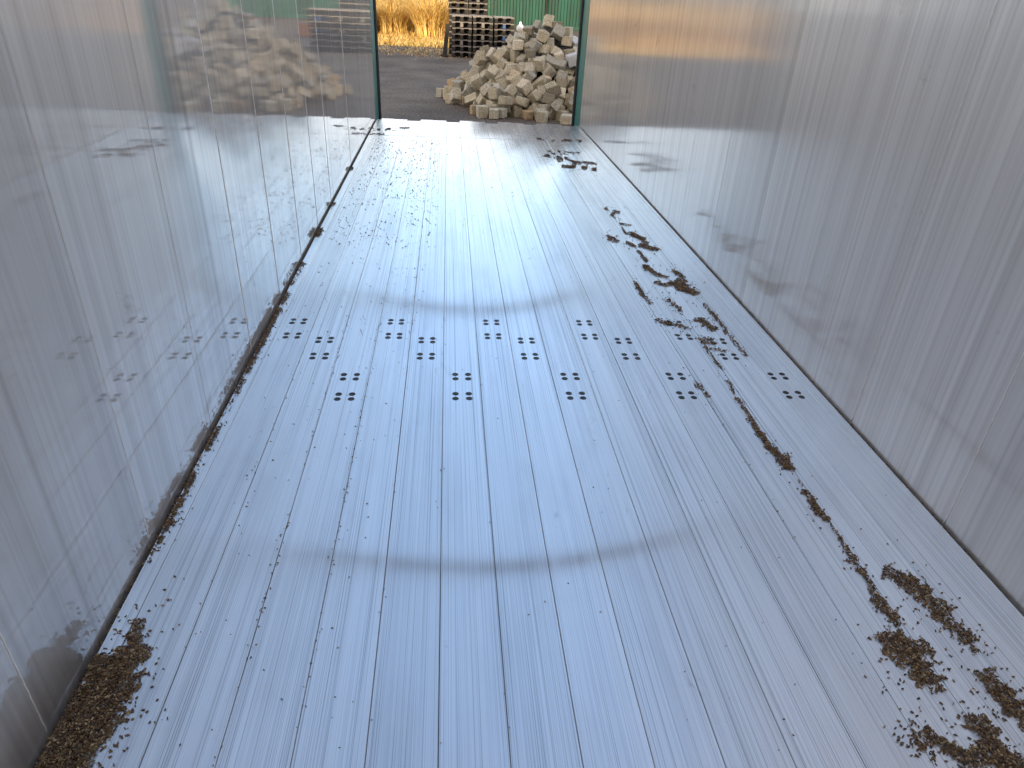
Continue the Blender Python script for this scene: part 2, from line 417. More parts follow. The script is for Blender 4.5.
# settled setts: offset from heap centre, quaternion, size
PILE = (
 (-1.547,0.052,0.078,0.263,-0.656,-0.263,-0.656,0.156,0.127,0.132),
 (-1.491,0.196,0.065,0.611,0.611,-0.356,-0.356,0.182,0.129,0.103),
 (-0.937,-1.206,0.044,0,0.656,-0.755,-0,0.208,0.164,0.089),
 (-0.582,-1.387,0.073,0.569,-0.569,0.42,-0.42,0.144,0.147,0.11),
 (-0.331,-1.423,0.103,0.545,-0.707,0.021,-0.451,0.142,0.151,0.147),
 (0.356,-1.459,0.078,0.616,-0.614,0.35,-0.347,0.143,0.155,0.119),
 (1.034,0.971,0.111,0.421,0.843,0.219,0.251,0.143,0.158,0.113),
 (1.25,-0.881,0.071,0.177,0.685,-0.177,0.685,0.142,0.14,0.122),
 (1.214,0.814,0.059,0.699,0.699,-0.104,-0.104,0.123,0.119,0.124),
 (1.255,0.967,0.056,0.511,0.488,0.511,-0.488,0.112,0.127,0.14),
 (1.487,-0.376,0.058,0,-0.803,-0.596,0,0.152,0.128,0.117),
 (1.429,0.252,0.056,0,-0.466,0.885,-0,0.157,0.114,0.113),
 (1.531,0.41,0.066,0.892,-0,0,0.452,0.15,0.142,0.132),
 (1.503,0.6,0.081,0.099,0.7,-0.099,0.7,0.161,0.141,0.133),
 (-1.385,0.036,0.072,0.566,-0.522,-0.595,-0.23,0.145,0.145,0.11),
 (-1.201,0.325,0.177,0.087,0.087,-0.702,-0.702,0.128,0.111,0.108),
 (-1.088,-0.649,0.18,0.013,-0.436,0.9,0,0.141,0.114,0.116),
 (-1.014,0.897,0.066,0.469,0.279,-0.816,-0.191,0.132,0.14,0.129),
 (-0.951,-1,0.082,0.569,-0.702,0.289,-0.315,0.165,0.155,0.139),
 (-0.75,-1.138,0.098,0.254,0.483,-0.818,-0.184,0.119,0.121,0.127),
 (-0.474,-1.265,0.154,0.342,0.874,0.007,0.345,0.142,0.116,0.106),
 (-0.504,-1.066,0.309,0.211,0.169,-0.56,-0.783,0.151,0.127,0.136),
 (-0.247,-1.26,0.183,0.706,-0.032,-0.574,-0.413,0.123,0.114,0.15),
 (-0.092,-1.449,0.08,0.45,-0.109,-0.544,-0.7,0.159,0.163,0.132),
 (0.156,-1.299,0.173,0.72,-0.089,0.38,0.573,0.115,0.126,0.109),
 (0.317,-1.275,0.186,0.48,-0.057,-0.456,0.748,0.139,0.145,0.147),
 (0.516,-1.294,0.072,0.428,0.845,-0.041,-0.318,0.144,0.112,0.12),
 (0.643,-1.135,0.192,0.805,-0.329,-0.108,0.482,0.147,0.147,0.146),
 (0.724,-1.33,0.065,0.184,-0.184,0.683,-0.683,0.142,0.129,0.145),
 (0.952,-0.878,0.2,0.538,0.793,0.262,0.119,0.119,0.153,0.128),
 (0.979,0.844,0.211,0.069,-0.023,0.313,-0.947,0.116,0.128,0.129),
 (1.2,-0.69,0.098,0.442,0.499,0.31,0.678,0.146,0.111,0.135),
 (1.146,0.707,0.057,0.138,0.346,0.689,-0.622,0.115,0.113,0.135),
 (1.098,0.87,0.066,0.669,-0.399,0.285,0.558,0.132,0.128,0.107),
 (1.251,-0.289,0.177,0.386,0.06,0.913,-0.118,0.111,0.12,0.122),
 (1.383,-0.051,0.073,0.327,0.849,0.217,-0.354,0.145,0.161,0.141),
 (1.382,0.097,0.076,0.213,0.594,-0.746,-0.212,0.151,0.117,0.125),
 (1.299,0.28,0.166,0.509,-0.002,0.858,-0.071,0.12,0.157,0.131),
 (-1.309,-0.391,0.084,0.46,-0.543,0.454,0.536,0.166,0.13,0.097),
 (-1.343,-0.118,0.059,0.525,-0.646,0.125,-0.54,0.118,0.159,0.136),
 (-1.344,0.155,0.159,0.946,-0.176,0.271,-0.021,0.154,0.161,0.112),
 (-1.186,0.524,0.19,0.062,-0.559,-0.589,0.58,0.125,0.117,0.129),
 (-1.024,-0.815,0.176,0.801,0.244,-0.511,0.195,0.116,0.113,0.136),
 (-1.27,-0.522,0.082,0.615,-0.358,0.279,0.645,0.165,0.145,0.112),
 (-1.095,-0.489,0.282,0.36,-0.805,-0.365,0.297,0.132,0.133,0.112),
 (-1.234,-0.217,0.2,0.506,0.51,-0.494,-0.491,0.219,0.158,0.101),
 (-1.402,-0.027,0.216,0.286,0.69,0.36,-0.559,0.161,0.151,0.111),
 (-1.13,0.439,0.286,0.751,-0.148,0.638,-0.081,0.15,0.143,0.146),
 (-1.085,0.638,0.196,0.589,-0.328,0.67,0.311,0.151,0.127,0.123),
 (-0.832,-0.856,0.283,0.349,0.244,-0.633,-0.647,0.126,0.161,0.143),
 (-0.999,-0.729,0.254,0.044,0.417,0.82,-0.39,0.115,0.133,0.122),
 (-0.989,0.701,0.293,0.533,0.331,0.775,0.07,0.15,0.136,0.131),
 (-0.963,0.961,0.186,0.509,0.502,-0.29,0.637,0.139,0.145,0.116),
 (-0.82,-0.964,0.177,0.422,0.422,0.567,0.567,0.135,0.112,0.12),
 (-0.657,-0.87,0.393,0.427,0.551,-0.582,0.419,0.135,0.136,0.134),
 (-0.801,0.937,0.186,0.363,-0.347,0.677,-0.538,0.13,0.164,0.141),
 (-0.375,-1.008,0.302,0.741,0.171,-0.528,0.378,0.121,0.145,0.134),
 (-0.211,-1.51,0.133,0.183,-0.702,-0.269,-0.633,0.128,0.116,0.136),
 (-0.224,-1.186,0.296,0.596,0.289,-0.679,-0.317,0.163,0.144,0.113),
 (0.045,-1.372,0.077,0.354,-0.696,-0.379,0.498,0.155,0.138,0.143),
 (0.035,-1.205,0.294,0.178,0.738,0.273,0.591,0.147,0.133,0.142),
 (0.193,-1.196,0.227,0.213,0.681,0.686,-0.143,0.129,0.149,0.147),
 (0.193,-0.943,0.424,0.519,0.631,-0.224,-0.532,0.126,0.153,0.11),
 (0.439,-1.333,0.182,0.194,0.789,0.392,-0.432,0.123,0.123,0.146),
 (0.406,-1.039,0.324,0.301,0.344,0.613,0.645,0.159,0.16,0.121),
 (0.502,-1.118,0.179,0.57,-0.589,0.541,-0.187,0.116,0.122,0.143),
 (0.755,-1.007,0.195,0.514,0.228,-0.456,0.69,0.148,0.122,0.117),
 (0.781,0.954,0.193,0.133,-0.33,0.625,-0.695,0.118,0.116,0.135),
 (0.811,-0.815,0.323,0.024,0.972,-0.112,0.205,0.145,0.141,0.117),
 (0.96,0.726,0.293,0.287,-0.834,-0.019,-0.471,0.14,0.159,0.129),
 (0.858,0.849,0.182,0.123,-0.646,-0.04,0.753,0.122,0.159,0.127),
 (1.104,-0.86,0.077,0.301,-0.475,0.68,0.47,0.154,0.134,0.116),
 (1.104,-0.753,0.191,0.013,0.539,-0.839,0.072,0.111,0.159,0.114),
 (1.264,-0.406,0.201,0.716,0.694,0.003,0.073,0.156,0.142,0.125),
 (1.317,-0.161,0.196,0.706,0.707,0.014,0.033,0.154,0.146,0.096),
 (1.207,-0.051,0.276,0.511,-0.065,0.608,-0.604,0.129,0.16,0.135),
 (1.111,0.229,0.309,0.494,-0.271,-0.193,0.803,0.136,0.112,0.128),
 (1.256,0.563,0.208,0.474,-0.674,0.504,0.256,0.195,0.155,0.107),
 (1.122,0.561,0.178,0.983,-0.006,-0.135,0.125,0.115,0.132,0.136),
 (1.104,0.707,0.229,0.42,-0.036,0.395,0.816,0.148,0.133,0.144),
 (1.326,-0.504,0.073,0.042,0.779,0.625,0.033,0.146,0.161,0.13),
 (1.685,-0.306,0.079,0.355,0.827,-0.428,-0.089,0.158,0.122,0.146),
 (1.511,0.051,0.086,0.694,0.038,0.706,-0.137,0.156,0.12,0.113),
 (1.332,0.26,0.297,0.405,-0.76,-0.277,-0.427,0.137,0.134,0.142),
 (1.223,0.432,0.177,0.47,0.453,-0.692,0.307,0.111,0.12,0.116),
 (-1.332,0.458,0.077,0.711,0.396,-0.295,0.501,0.154,0.114,0.149),
 (-1.114,-0.914,0.058,0.736,0,0,0.677,0.123,0.149,0.115),
 (-1.139,-0.627,0.31,0.073,-0.576,-0.788,0.204,0.146,0.155,0.146),
 (-0.989,-0.421,0.41,0.82,0.464,0.33,0.055,0.161,0.152,0.111),
 (-1.508,-0.122,0.133,0.336,0.304,-0.665,-0.594,0.157,0.161,0.148),
 (-1.488,0.327,0.194,0.612,-0.247,-0.751,0.031,0.138,0.164,0.138),
 (-1.085,0.265,0.323,0.553,0.441,-0.553,0.441,0.164,0.113,0.105),
 (-1.161,0.612,0.317,0.073,-0.521,-0.009,0.85,0.138,0.161,0.115),
 (-0.92,-1.229,0.137,0.324,-0,0,-0.946,0.151,0.147,0.097),
 (-0.783,-0.798,0.401,0.8,0.272,0.53,-0.076,0.154,0.119,0.15),
 (-0.657,-0.515,0.54,0.627,-0.733,-0.187,0.185,0.118,0.158,0.109),
 (-0.963,0.189,0.439,0.671,0.702,-0.009,-0.238,0.146,0.114,0.13),
 (-0.878,0.502,0.443,0.701,-0.612,0.355,-0.093,0.145,0.118,0.113),
 (-0.926,0.844,0.27,0.972,-0.184,-0.137,0.045,0.143,0.126,0.144),
 (-0.622,-0.952,0.284,0.529,0,0,-0.849,0.172,0.116,0.085),
 (-0.557,-0.766,0.475,0.327,0.173,0.121,0.921,0.16,0.122,0.112),
 (-0.522,-1.416,0.209,0.959,-0.077,0.129,-0.239,0.158,0.159,0.116),
 (-0.375,-1.192,0.258,0.4,0.271,-0.667,0.568,0.159,0.117,0.112),
 (-0.351,-0.798,0.561,0.729,0.39,0.548,0.128,0.16,0.15,0.147),
 (-0.254,0.946,0.434,0.352,0.523,-0.719,0.294,0.146,0.163,0.116),
 (-0.054,-1.537,0.18,0.932,-0.128,0.318,-0.119,0.119,0.141,0.117),
 (-0.131,-0.94,0.431,0.665,0.028,0.716,0.209,0.141,0.117,0.106),
 (0.23,-1.358,0.262,0.541,0.4,-0.41,-0.616,0.144,0.157,0.136),
 (0.081,-0.936,0.499,0.029,-0.651,-0.717,0.246,0.139,0.137,0.143),
 (0.284,-1.118,0.313,0.707,-0.566,0.223,-0.361,0.144,0.145,0.146),
 (0.365,-0.901,0.441,0.083,-0.564,-0.82,-0.045,0.124,0.136,0.142),
 (0.447,0.943,0.41,0.7,0.363,0.614,0.037,0.195,0.112,0.09),
 (0.806,-1.202,0.193,0.845,-0.046,0.521,0.114,0.156,0.116,0.146),
 (0.59,-0.765,0.44,0.252,0.263,0.713,0.599,0.157,0.158,0.144),
 (0.574,0.872,0.413,0.812,0.122,-0.371,0.435,0.112,0.163,0.15),
 (0.901,-1.029,0.065,0.648,-0.284,-0.648,-0.284,0.129,0.118,0.149),
 (0.841,-0.68,0.371,0.092,-0.775,0.567,0.262,0.136,0.12,0.106),
 (0.9,-0.512,0.433,0.634,0.495,-0.518,0.291,0.153,0.148,0.139),
 (0.865,0.379,0.416,0.084,0.848,-0.52,-0.051,0.206,0.131,0.087),
 (0.78,0.549,0.425,0,-0.853,0.522,0,0.162,0.131,0.127),
 (0.754,0.746,0.385,0.444,-0.399,-0.727,-0.34,0.116,0.152,0.106),
 (1.208,-1.017,0.162,0.598,-0.2,0.632,-0.45,0.136,0.114,0.122),
 (1.347,-0.653,0.067,0.398,-0.082,0.781,0.475,0.134,0.157,0.133),
 (1.166,-0.203,0.315,0.088,-0.148,0.985,0.002,0.161,0.139,0.12),
 (1.12,-0.044,0.413,0.542,-0.817,-0.038,-0.191,0.161,0.152,0.143),
 (1.194,0.104,0.305,0.726,0.382,0.561,-0.112,0.163,0.123,0.111),
 (1.018,0.366,0.303,0.693,0.675,-0.175,-0.184,0.124,0.112,0.118),
 (1.23,0.636,0.089,0.689,-0.287,-0.317,-0.585,0.114,0.143,0.137),
 (1.461,-0.392,0.178,0.385,0.385,-0.593,-0.593,0.142,0.123,0.111),
 (1.382,-0.215,0.061,0.144,0,-0,0.99,0.118,0.128,0.123),
 (1.3,0.087,0.199,0.248,-0.65,-0.657,0.29,0.135,0.138,0.122),
 (1.373,0.432,0.072,0.416,-0.416,0.572,-0.572,0.155,0.143,0.133),
 (-0.864,-0.565,0.415,0.131,0.451,-0.766,-0.439,0.115,0.133,0.137),
 (-1.441,-0.483,0.134,0.329,0.647,-0.105,-0.679,0.164,0.134,0.13),
 (-0.766,0.064,0.658,0.697,0.192,0.69,-0.033,0.134,0.143,0.121),
 (-1.129,0.143,0.346,0.873,-0.064,-0.468,-0.119,0.156,0.147,0.147),
 (-1.063,-1.086,0.158,0.929,0.168,0.28,0.175,0.131,0.129,0.123),
 (-0.757,-0.647,0.44,0.138,0.897,-0.238,-0.345,0.159,0.141,0.128),
 (-0.748,-0.471,0.602,0.413,0.774,0.391,0.277,0.111,0.117,0.118),
 (-0.855,-0.133,0.561,0.114,-0.091,-0.554,-0.82,0.161,0.123,0.092),
 (-0.926,0.329,0.44,0.94,0.234,-0.227,-0.106,0.159,0.162,0.139),
 (-1.023,0.362,0.35,0.349,0.324,0.351,-0.806,0.113,0.163,0.114),
 (-0.759,0.751,0.301,0.371,-0.128,-0.662,-0.639,0.119,0.138,0.112),
 (-0.422,-0.851,0.432,0.562,-0.677,-0.216,-0.424,0.143,0.117,0.107),
 (-0.449,-0.532,0.673,0.225,-0.391,0.888,0.088,0.152,0.138,0.091),
 (-0.548,0.644,0.562,0.304,0.216,0.675,0.637,0.129,0.153,0.141),
 (-0.17,-1.439,0.251,0.137,0.544,-0.095,-0.823,0.152,0.128,0.149),
 (-0.26,-1.062,0.408,0.332,0.089,0.929,0.139,0.188,0.11,0.108),
 (-0.177,-0.692,0.666,0.351,-0.502,-0.732,0.299,0.131,0.112,0.15),
 (-0.143,0.677,0.679,0.225,0.78,0.578,-0.082,0.156,0.147,0.124),
 (-0.113,0.828,0.548,0.891,-0.209,-0.303,0.265,0.134,0.121,0.137),
 (-0.096,-1.086,0.304,0.031,-0.575,-0.194,-0.794,0.125,0.149,0.132),
 (-0.101,-0.87,0.558,0.365,-0.069,-0.534,-0.759,0.155,0.151,0.129),
 (-0.036,-0.67,0.659,0.709,-0.397,0.339,-0.475,0.115,0.11,0.12),
 (0.009,0.641,0.776,0.319,0.549,0.769,0.069,0.138,0.141,0.131),
 (0.262,-1.039,0.412,0.121,-0.193,-0.559,-0.797,0.113,0.14,0.137),
 (0.215,-0.775,0.543,0.584,-0.398,-0.097,-0.701,0.125,0.15,0.111),
 (0.209,-0.712,0.663,0.405,-0.428,-0.563,0.58,0.126,0.12,0.136),
 (0.358,0.733,0.589,0.304,0.751,0.067,-0.582,0.162,0.128,0.146),
 (1.12,-1.159,0.104,0.542,0.676,0.206,-0.454,0.155,0.144,0.147),
 (0.516,-0.786,0.561,0.776,-0.122,-0.273,0.555,0.162,0.15,0.13),
 (0.478,-0.456,0.668,0.127,0.113,0.901,-0.399,0.133,0.117,0.137),
 (0.516,0.785,0.545,0.473,0.356,0.598,-0.541,0.182,0.111,0.098),
 (1.068,-0.903,0.298,0.102,0.279,-0.025,0.954,0.173,0.164,0.11),
 (0.711,-0.422,0.542,0.434,-0.259,-0.471,0.723,0.122,0.134,0.119),
 (0.775,-0.279,0.55,0.762,-0.644,-0.035,0.059,0.138,0.117,0.122),
 (0.6,-0.03,0.79,0.589,-0.547,-0.104,-0.586,0.139,0.147,0.149),
 (0.664,0.244,0.676,0.019,0.019,0.707,0.707,0.111,0.151,0.124),
 (0.672,0.539,0.562,0.218,-0.304,0.786,-0.493,0.161,0.144,0.125),
 (0.646,0.706,0.421,0.128,-0.676,-0.295,0.664,0.12,0.151,0.116),
 (1.094,-0.985,0.133,0.119,0.17,-0.467,0.86,0.12,0.147,0.108),
 (1.184,-0.572,0.185,0.479,-0.213,0.327,-0.786,0.142,0.114,0.138),
 (1.059,-0.228,0.422,0.637,0.738,-0.221,0.028,0.162,0.13,0.148),
 (0.947,0.108,0.467,0.702,0.684,-0.194,-0.048,0.164,0.111,0.143),
 (1.026,0.257,0.415,0.107,0.711,0.678,-0.15,0.141,0.136,0.14),
 (1.02,0.558,0.295,0.006,0.865,0.41,-0.289,0.144,0.112,0.108),
 (0.913,0.987,0.182,0.888,-0.357,0.289,-0.032,0.126,0.123,0.137),
 (1.501,-0.234,0.188,0.014,0.172,-0.983,0.061,0.18,0.131,0.085),
 (1.516,0.426,0.235,0.304,0.321,0.173,-0.88,0.206,0.118,0.113),
 (-1.194,-0.777,0.131,0.295,-0.158,0.255,0.907,0.206,0.142,0.105),
 (-0.839,-0.449,0.487,0.355,-0.528,0.715,0.289,0.163,0.124,0.087),
 (-0.684,0.161,0.66,0.606,0.185,-0.185,-0.751,0.119,0.123,0.11),
 (-1.393,0.471,0.204,0.257,-0.388,-0.546,-0.696,0.124,0.141,0.117),
 (-1.198,0.633,0.069,0.538,0.387,-0.618,0.424,0.138,0.13,0.114),
 (-0.853,-1.093,0.3,0.563,0.367,0.177,0.719,0.164,0.119,0.13),
 (-0.56,-0.399,0.698,0.699,0.105,-0.699,0.105,0.194,0.142,0.099),
 (-0.978,-0.035,0.684,0.095,-0.584,-0.262,-0.763,0.218,0.14,0.096),
 (-1.288,0.69,0.219,0.502,0.668,0.29,0.467,0.217,0.163,0.094),
 (-0.872,0.712,0.376,0.439,0.543,0.231,0.678,0.125,0.122,0.115),
 (-0.554,-1.246,0.255,0.438,-0.659,-0.261,-0.553,0.121,0.152,0.128),
 (-0.543,-0.992,0.417,0.044,-0.405,0.843,-0.35,0.143,0.157,0.118),
 (-0.371,-0.468,0.811,0.072,0.169,0.82,-0.542,0.111,0.157,0.112),
 (-0.501,-0.171,0.908,0.528,0.832,0.129,-0.115,0.16,0.162,0.111),
 (-0.732,0.855,0.394,0.612,0.274,0.512,-0.537,0.137,0.155,0.148),
 (-0.274,0.629,0.662,0.537,0.72,-0.154,0.41,0.123,0.118,0.106),
 (0.035,-1.597,0.065,0.311,0.311,0.635,0.635,0.142,0.13,0.126),
 (-0.065,-1.359,0.355,0.745,0.644,-0.154,0.075,0.16,0.123,0.139),
 (-0.478,-1.263,0.381,0.381,0.26,-0.886,0.053,0.156,0.151,0.144),
 (-0.399,0.59,0.685,0.944,-0.177,-0.033,0.276,0.13,0.16,0.14),
 (0.201,-1.495,0.189,0.552,-0.422,-0.475,-0.54,0.12,0.138,0.148),
 (0.061,-0.845,0.651,0.924,0.28,0.007,-0.259,0.179,0.139,0.091),
 (0.209,-0.337,0.919,0.782,0.62,0.014,-0.066,0.156,0.125,0.115),
 (0.249,0.665,0.671,0.53,0.046,0.847,0.01,0.14,0.155,0.143),
 (0.278,0.916,0.434,0.53,0.616,-0.479,-0.332,0.111,0.112,0.121),
 (0.96,-1.066,0.189,0.599,0.374,-0.6,0.377,0.119,0.158,0.144),
 (0.661,-0.948,0.388,0.271,0.756,-0.366,-0.47,0.172,0.165,0.095),
 (0.408,-0.697,0.683,0.929,0.165,-0.204,-0.26,0.165,0.118,0.149),
 (0.484,0.482,0.675,0.206,-0.206,-0.677,0.677,0.185,0.148,0.104),
 (0.532,0.618,0.583,0.361,0.346,-0.369,-0.783,0.162,0.163,0.133),
 (0.648,0.96,0.316,0.556,0.253,0.784,-0.114,0.15,0.127,0.126),
 (1.023,-1.287,0.074,0.699,-0.146,0.684,0.149,0.146,0.119,0.111),
 (0.962,-0.647,0.32,0.616,-0.558,-0.324,-0.452,0.148,0.123,0.105),
 (0.942,-0.549,0.597,0.51,0.304,0.747,-0.301,0.192,0.142,0.09),
 (0.756,-0.142,0.68,0.73,-0.034,-0.073,0.679,0.115,0.125,0.134),
 (0.511,0.16,0.785,0.32,0.496,-0.797,0.129,0.128,0.11,0.13),
 (0.97,0.655,0.403,0.863,0.121,0.217,-0.441,0.152,0.156,0.113),
 (0.78,0.936,0.361,0.645,0.238,0.047,-0.725,0.184,0.132,0.095),
 (1.32,-0.758,0.205,0.063,0.238,-0.034,0.969,0.12,0.139,0.129),
 (1.104,-0.521,0.309,0.848,0.48,-0.175,0.145,0.148,0.163,0.148),
 (0.87,-0.077,0.559,0.555,-0.42,-0.59,-0.408,0.156,0.124,0.138),
 (0.774,0.232,0.55,0.454,-0.83,0.222,0.237,0.138,0.156,0.137),
 (0.971,0.457,0.381,0.739,0.124,0.401,0.527,0.135,0.148,0.126),
 (1.297,0.924,0.217,0.693,-0.71,0.072,0.103,0.21,0.11,0.094),
 (1.46,-0.044,0.214,0.195,-0.373,0.842,0.338,0.135,0.12,0.124),
 (-0.899,-0.661,0.493,0.663,0.125,-0.541,-0.502,0.142,0.111,0.137),
 (-1.113,-0.286,0.323,0.111,0.4,0.254,0.873,0.165,0.16,0.108),
 (-0.878,0.069,0.561,0.312,0.689,0.204,0.622,0.161,0.144,0.133),
 (-1.168,0.798,0.111,0.023,-0.558,0.776,-0.292,0.13,0.147,0.138),
 (-0.588,-1.126,0.197,0.218,0.396,0.75,-0.483,0.153,0.122,0.136),
 (-0.452,-0.678,0.557,0.64,0.492,-0.561,-0.18,0.153,0.129,0.129),
 (-0.913,-0.32,0.513,0.932,-0.121,0.247,0.237,0.151,0.118,0.127),
 (-0.53,0.1,0.787,0.497,-0.497,0.503,-0.503,0.121,0.133,0.137),
 (-0.705,0.356,0.673,0.403,0.466,0.551,0.563,0.186,0.124,0.106),
 (-0.527,0.864,0.434,0.454,-0.542,0.454,0.542,0.145,0.152,0.137),
 (-0.724,-1.172,0.251,0.716,-0.179,0.644,0.203,0.153,0.125,0.116),
 (-0.384,-1.01,0.484,0.528,0.78,0.114,-0.317,0.113,0.129,0.117),
 (-0.149,-0.343,0.983,0.044,-0.429,-0.875,0.222,0.12,0.139,0.132),
 (-0.547,0.289,0.84,0.35,-0.429,-0.83,0.072,0.153,0.15,0.131),
 (-0.3,0.326,0.911,0.676,-0.532,0.135,-0.492,0.139,0.127,0.143),
 (-0.565,0.367,0.678,0.775,-0.508,-0.241,0.288,0.154,0.142,0.117),
 (-0.015,-1.294,0.19,0.38,-0.114,-0.026,-0.918,0.139,0.143,0.118),
 (-0.348,-1.375,0.275,0.307,0.856,0.06,-0.411,0.139,0.144,0.119),
 (-0.136,-0.559,0.81,0.694,0.537,0.46,0.136,0.124,0.136,0.135),
 (-0.045,-0.409,0.901,0.706,-0.706,0.039,-0.039,0.11,0.121,0.13),
 (-0.054,0.29,1.038,0.152,0.691,-0.152,0.691,0.155,0.127,0.137),
 (-0.132,0.417,0.912,0.349,0.1,-0.067,0.929,0.142,0.142,0.12),
 (0.421,-1.218,0.33,0.956,0.112,0.013,-0.271,0.16,0.145,0.13),
 (0.21,-0.632,0.782,0.201,-0.181,0.669,-0.692,0.126,0.119,0.128),
 (0.338,-0.253,0.913,0.41,0.177,-0.231,0.865,0.143,0.13,0.109),
 (0.275,0.044,1.03,0.859,0,-0,0.511,0.161,0.127,0.138),
 (0.305,0.439,0.795,0.704,0.338,0.609,-0.137,0.149,0.159,0.136),
 (1.11,-1.08,0.27,0.71,0.684,-0.161,0.051,0.114,0.147,0.106),
 (0.582,-0.586,0.595,0.531,-0.649,-0.189,0.511,0.158,0.164,0.148),
 (0.858,-0.394,0.613,0.673,-0.091,0.564,0.471,0.113,0.146,0.123),
 (0.725,0.377,0.56,0.002,-0.852,-0.411,0.325,0.157,0.117,0.114),
 (0.837,0.715,0.475,0.641,-0.166,-0.347,0.664,0.135,0.116,0.138),
 (0.834,0.779,0.303,0.123,-0.18,-0.098,-0.971,0.123,0.156,0.149),
 (1.118,-0.696,0.324,0.783,0.209,0.358,-0.463,0.163,0.151,0.13),
 (1.077,0.037,0.543,0.511,-0.837,-0.191,0.051,0.155,0.164,0.107),
 (1.067,0.112,0.38,0.638,-0.369,-0.605,0.302,0.133,0.132,0.144),
 (1.133,0.463,0.274,0.393,-0.036,-0.621,-0.677,0.162,0.143,0.108),
 (1.209,0.63,0.348,0.113,-0.241,0.926,-0.266,0.141,0.145,0.126),
 (-0.909,-0.626,0.312,0.422,-0.013,0.9,-0.107,0.141,0.147,0.136),
 (-1.134,-0.141,0.319,0.295,0.03,-0.955,0.009,0.12,0.125,0.107),
 (-0.873,0.229,0.551,0.793,-0.087,0.022,-0.602,0.146,0.123,0.135),
 (-1.043,0.816,0.171,0.506,0.209,0.828,-0.122,0.117,0.128,0.112),
 (-0.657,-1.286,0.193,0.903,0.35,0.185,0.168,0.133,0.162,0.117),
 (-0.596,-0.617,0.54,0.496,-0.013,-0.052,0.867,0.119,0.13,0.139),
 (-1.036,-0.185,0.552,0.292,0.635,0.29,-0.655,0.13,0.162,0.129),
 (-0.746,0.468,0.549,0.628,0.339,-0.624,0.319,0.132,0.134,0.144),
 (-1.263,0.881,0.239,0.2,-0.526,-0.672,-0.482,0.203,0.128,0.1),
 (-0.098,-1.207,0.374,0.672,0.499,0.344,-0.427,0.155,0.159,0.11),
 (-0.244,-0.469,0.843,0.455,-0.001,0.814,-0.361,0.146,0.162,0.138),
 (-0.547,-0.326,0.885,0.637,0.206,0.257,0.697,0.143,0.145,0.116),
 (-0.276,0.473,0.778,0.425,-0.565,-0.425,-0.565,0.115,0.154,0.107),
 (-0.378,0.372,0.79,0.532,-0.589,0.489,0.362,0.138,0.141,0.119),
 (-0.478,0.826,0.572,0.362,0.463,-0.596,0.546,0.13,0.134,0.121),
 (0.061,-1.106,0.414,0.588,-0.801,0.094,-0.055,0.149,0.128,0.131),
 (0.064,-0.707,0.726,0.627,-0.415,0.419,-0.509,0.137,0.154,0.131),
 (0.081,-0.285,1.039,0.525,0.172,0.433,-0.712,0.155,0.163,0.131),
 (0.014,0.451,0.917,0.015,0.627,-0.679,0.382,0.152,0.123,0.126),
 (0.107,0.722,0.696,0.271,-0.501,0.805,0.168,0.144,0.156,0.13),
 (0.193,0.923,0.531,0.391,-0.528,0.27,-0.704,0.118,0.147,0.143),
 (0.7,-1.462,0.194,0.072,0.116,0.921,0.366,0.124,0.159,0.137),
 (0.372,-0.941,0.669,0.383,-0.044,0.922,-0.047,0.16,0.121,0.128),
 (0.651,-0.423,0.664,0.115,0.691,0.092,-0.707,0.149,0.135,0.137),
 (0.836,0.564,0.619,0.742,-0.458,0.085,0.483,0.154,0.159,0.141),
 (0.711,0.76,0.523,0.054,-0.778,-0.6,0.178,0.151,0.121,0.126),
 (1.295,-0.434,0.343,0.384,-0.455,-0.585,0.551,0.144,0.131,0.112),
 (1.676,0.187,0.227,0.212,-0.651,-0.409,-0.604,0.211,0.157,0.095),
 (1.397,0.708,0.21,0.806,0.455,0.23,-0.301,0.16,0.131,0.146),
 (-1.024,-0.571,0.348,0.719,-0.437,0.06,-0.537,0.122,0.135,0.111),
 (-1.002,0.221,0.575,0.608,0.017,0.459,-0.648,0.118,0.133,0.119),
 (-1.178,0.982,0.218,0.067,0.889,0.442,-0.096,0.118,0.159,0.148),
 (-0.912,-1.241,0.266,0.529,-0.508,0.632,0.25,0.161,0.116,0.133),
 (-0.777,-0.963,0.371,0.461,-0.365,0.453,-0.67,0.114,0.135,0.109),
 (-0.827,0.362,0.535,0.02,0.977,-0.081,-0.196,0.123,0.152,0.129),
 (-1.119,0.293,0.486,0.231,0.449,-0.69,0.519,0.162,0.144,0.149),
 (-0.508,0.517,0.667,0.464,-0.632,-0.31,-0.538,0.132,0.131,0.142),
 (-0.316,-0.656,0.66,0.479,-0.379,0.584,-0.536,0.163,0.115,0.118),
 (-0.358,-0.668,0.771,0.46,0.064,0.045,-0.885,0.132,0.111,0.115),
 (-0.171,0.158,1.076,0.009,-0.488,0.453,0.746,0.112,0.152,0.106),
 (-0.248,0.826,0.56,0.452,-0.469,-0.504,-0.567,0.133,0.128,0.144),
 (0.531,-1.492,0.2,0.255,0.934,-0.054,-0.243,0.133,0.126,0.146),
 (0.247,-0.84,0.717,0.014,-0.177,0.657,0.733,0.164,0.153,0.111),
 (0.435,0.336,0.792,0.427,0.025,0.073,0.901,0.151,0.161,0.126),
 (0.198,0.561,0.795,0.352,-0.902,-0.22,-0.12,0.148,0.159,0.14),
 (1.163,-1.386,0.061,0.226,0.67,-0.226,0.67,0.121,0.159,0.112),
 (1.666,-0.101,0.236,0.585,0.397,-0.585,0.397,0.146,0.116,0.11),
 (-1.243,-0.51,0.238,0.021,0.194,-0.643,0.741,0.124,0.149,0.108),
 (-0.806,-0.366,0.671,0.309,0.183,-0.357,0.862,0.122,0.163,0.148),
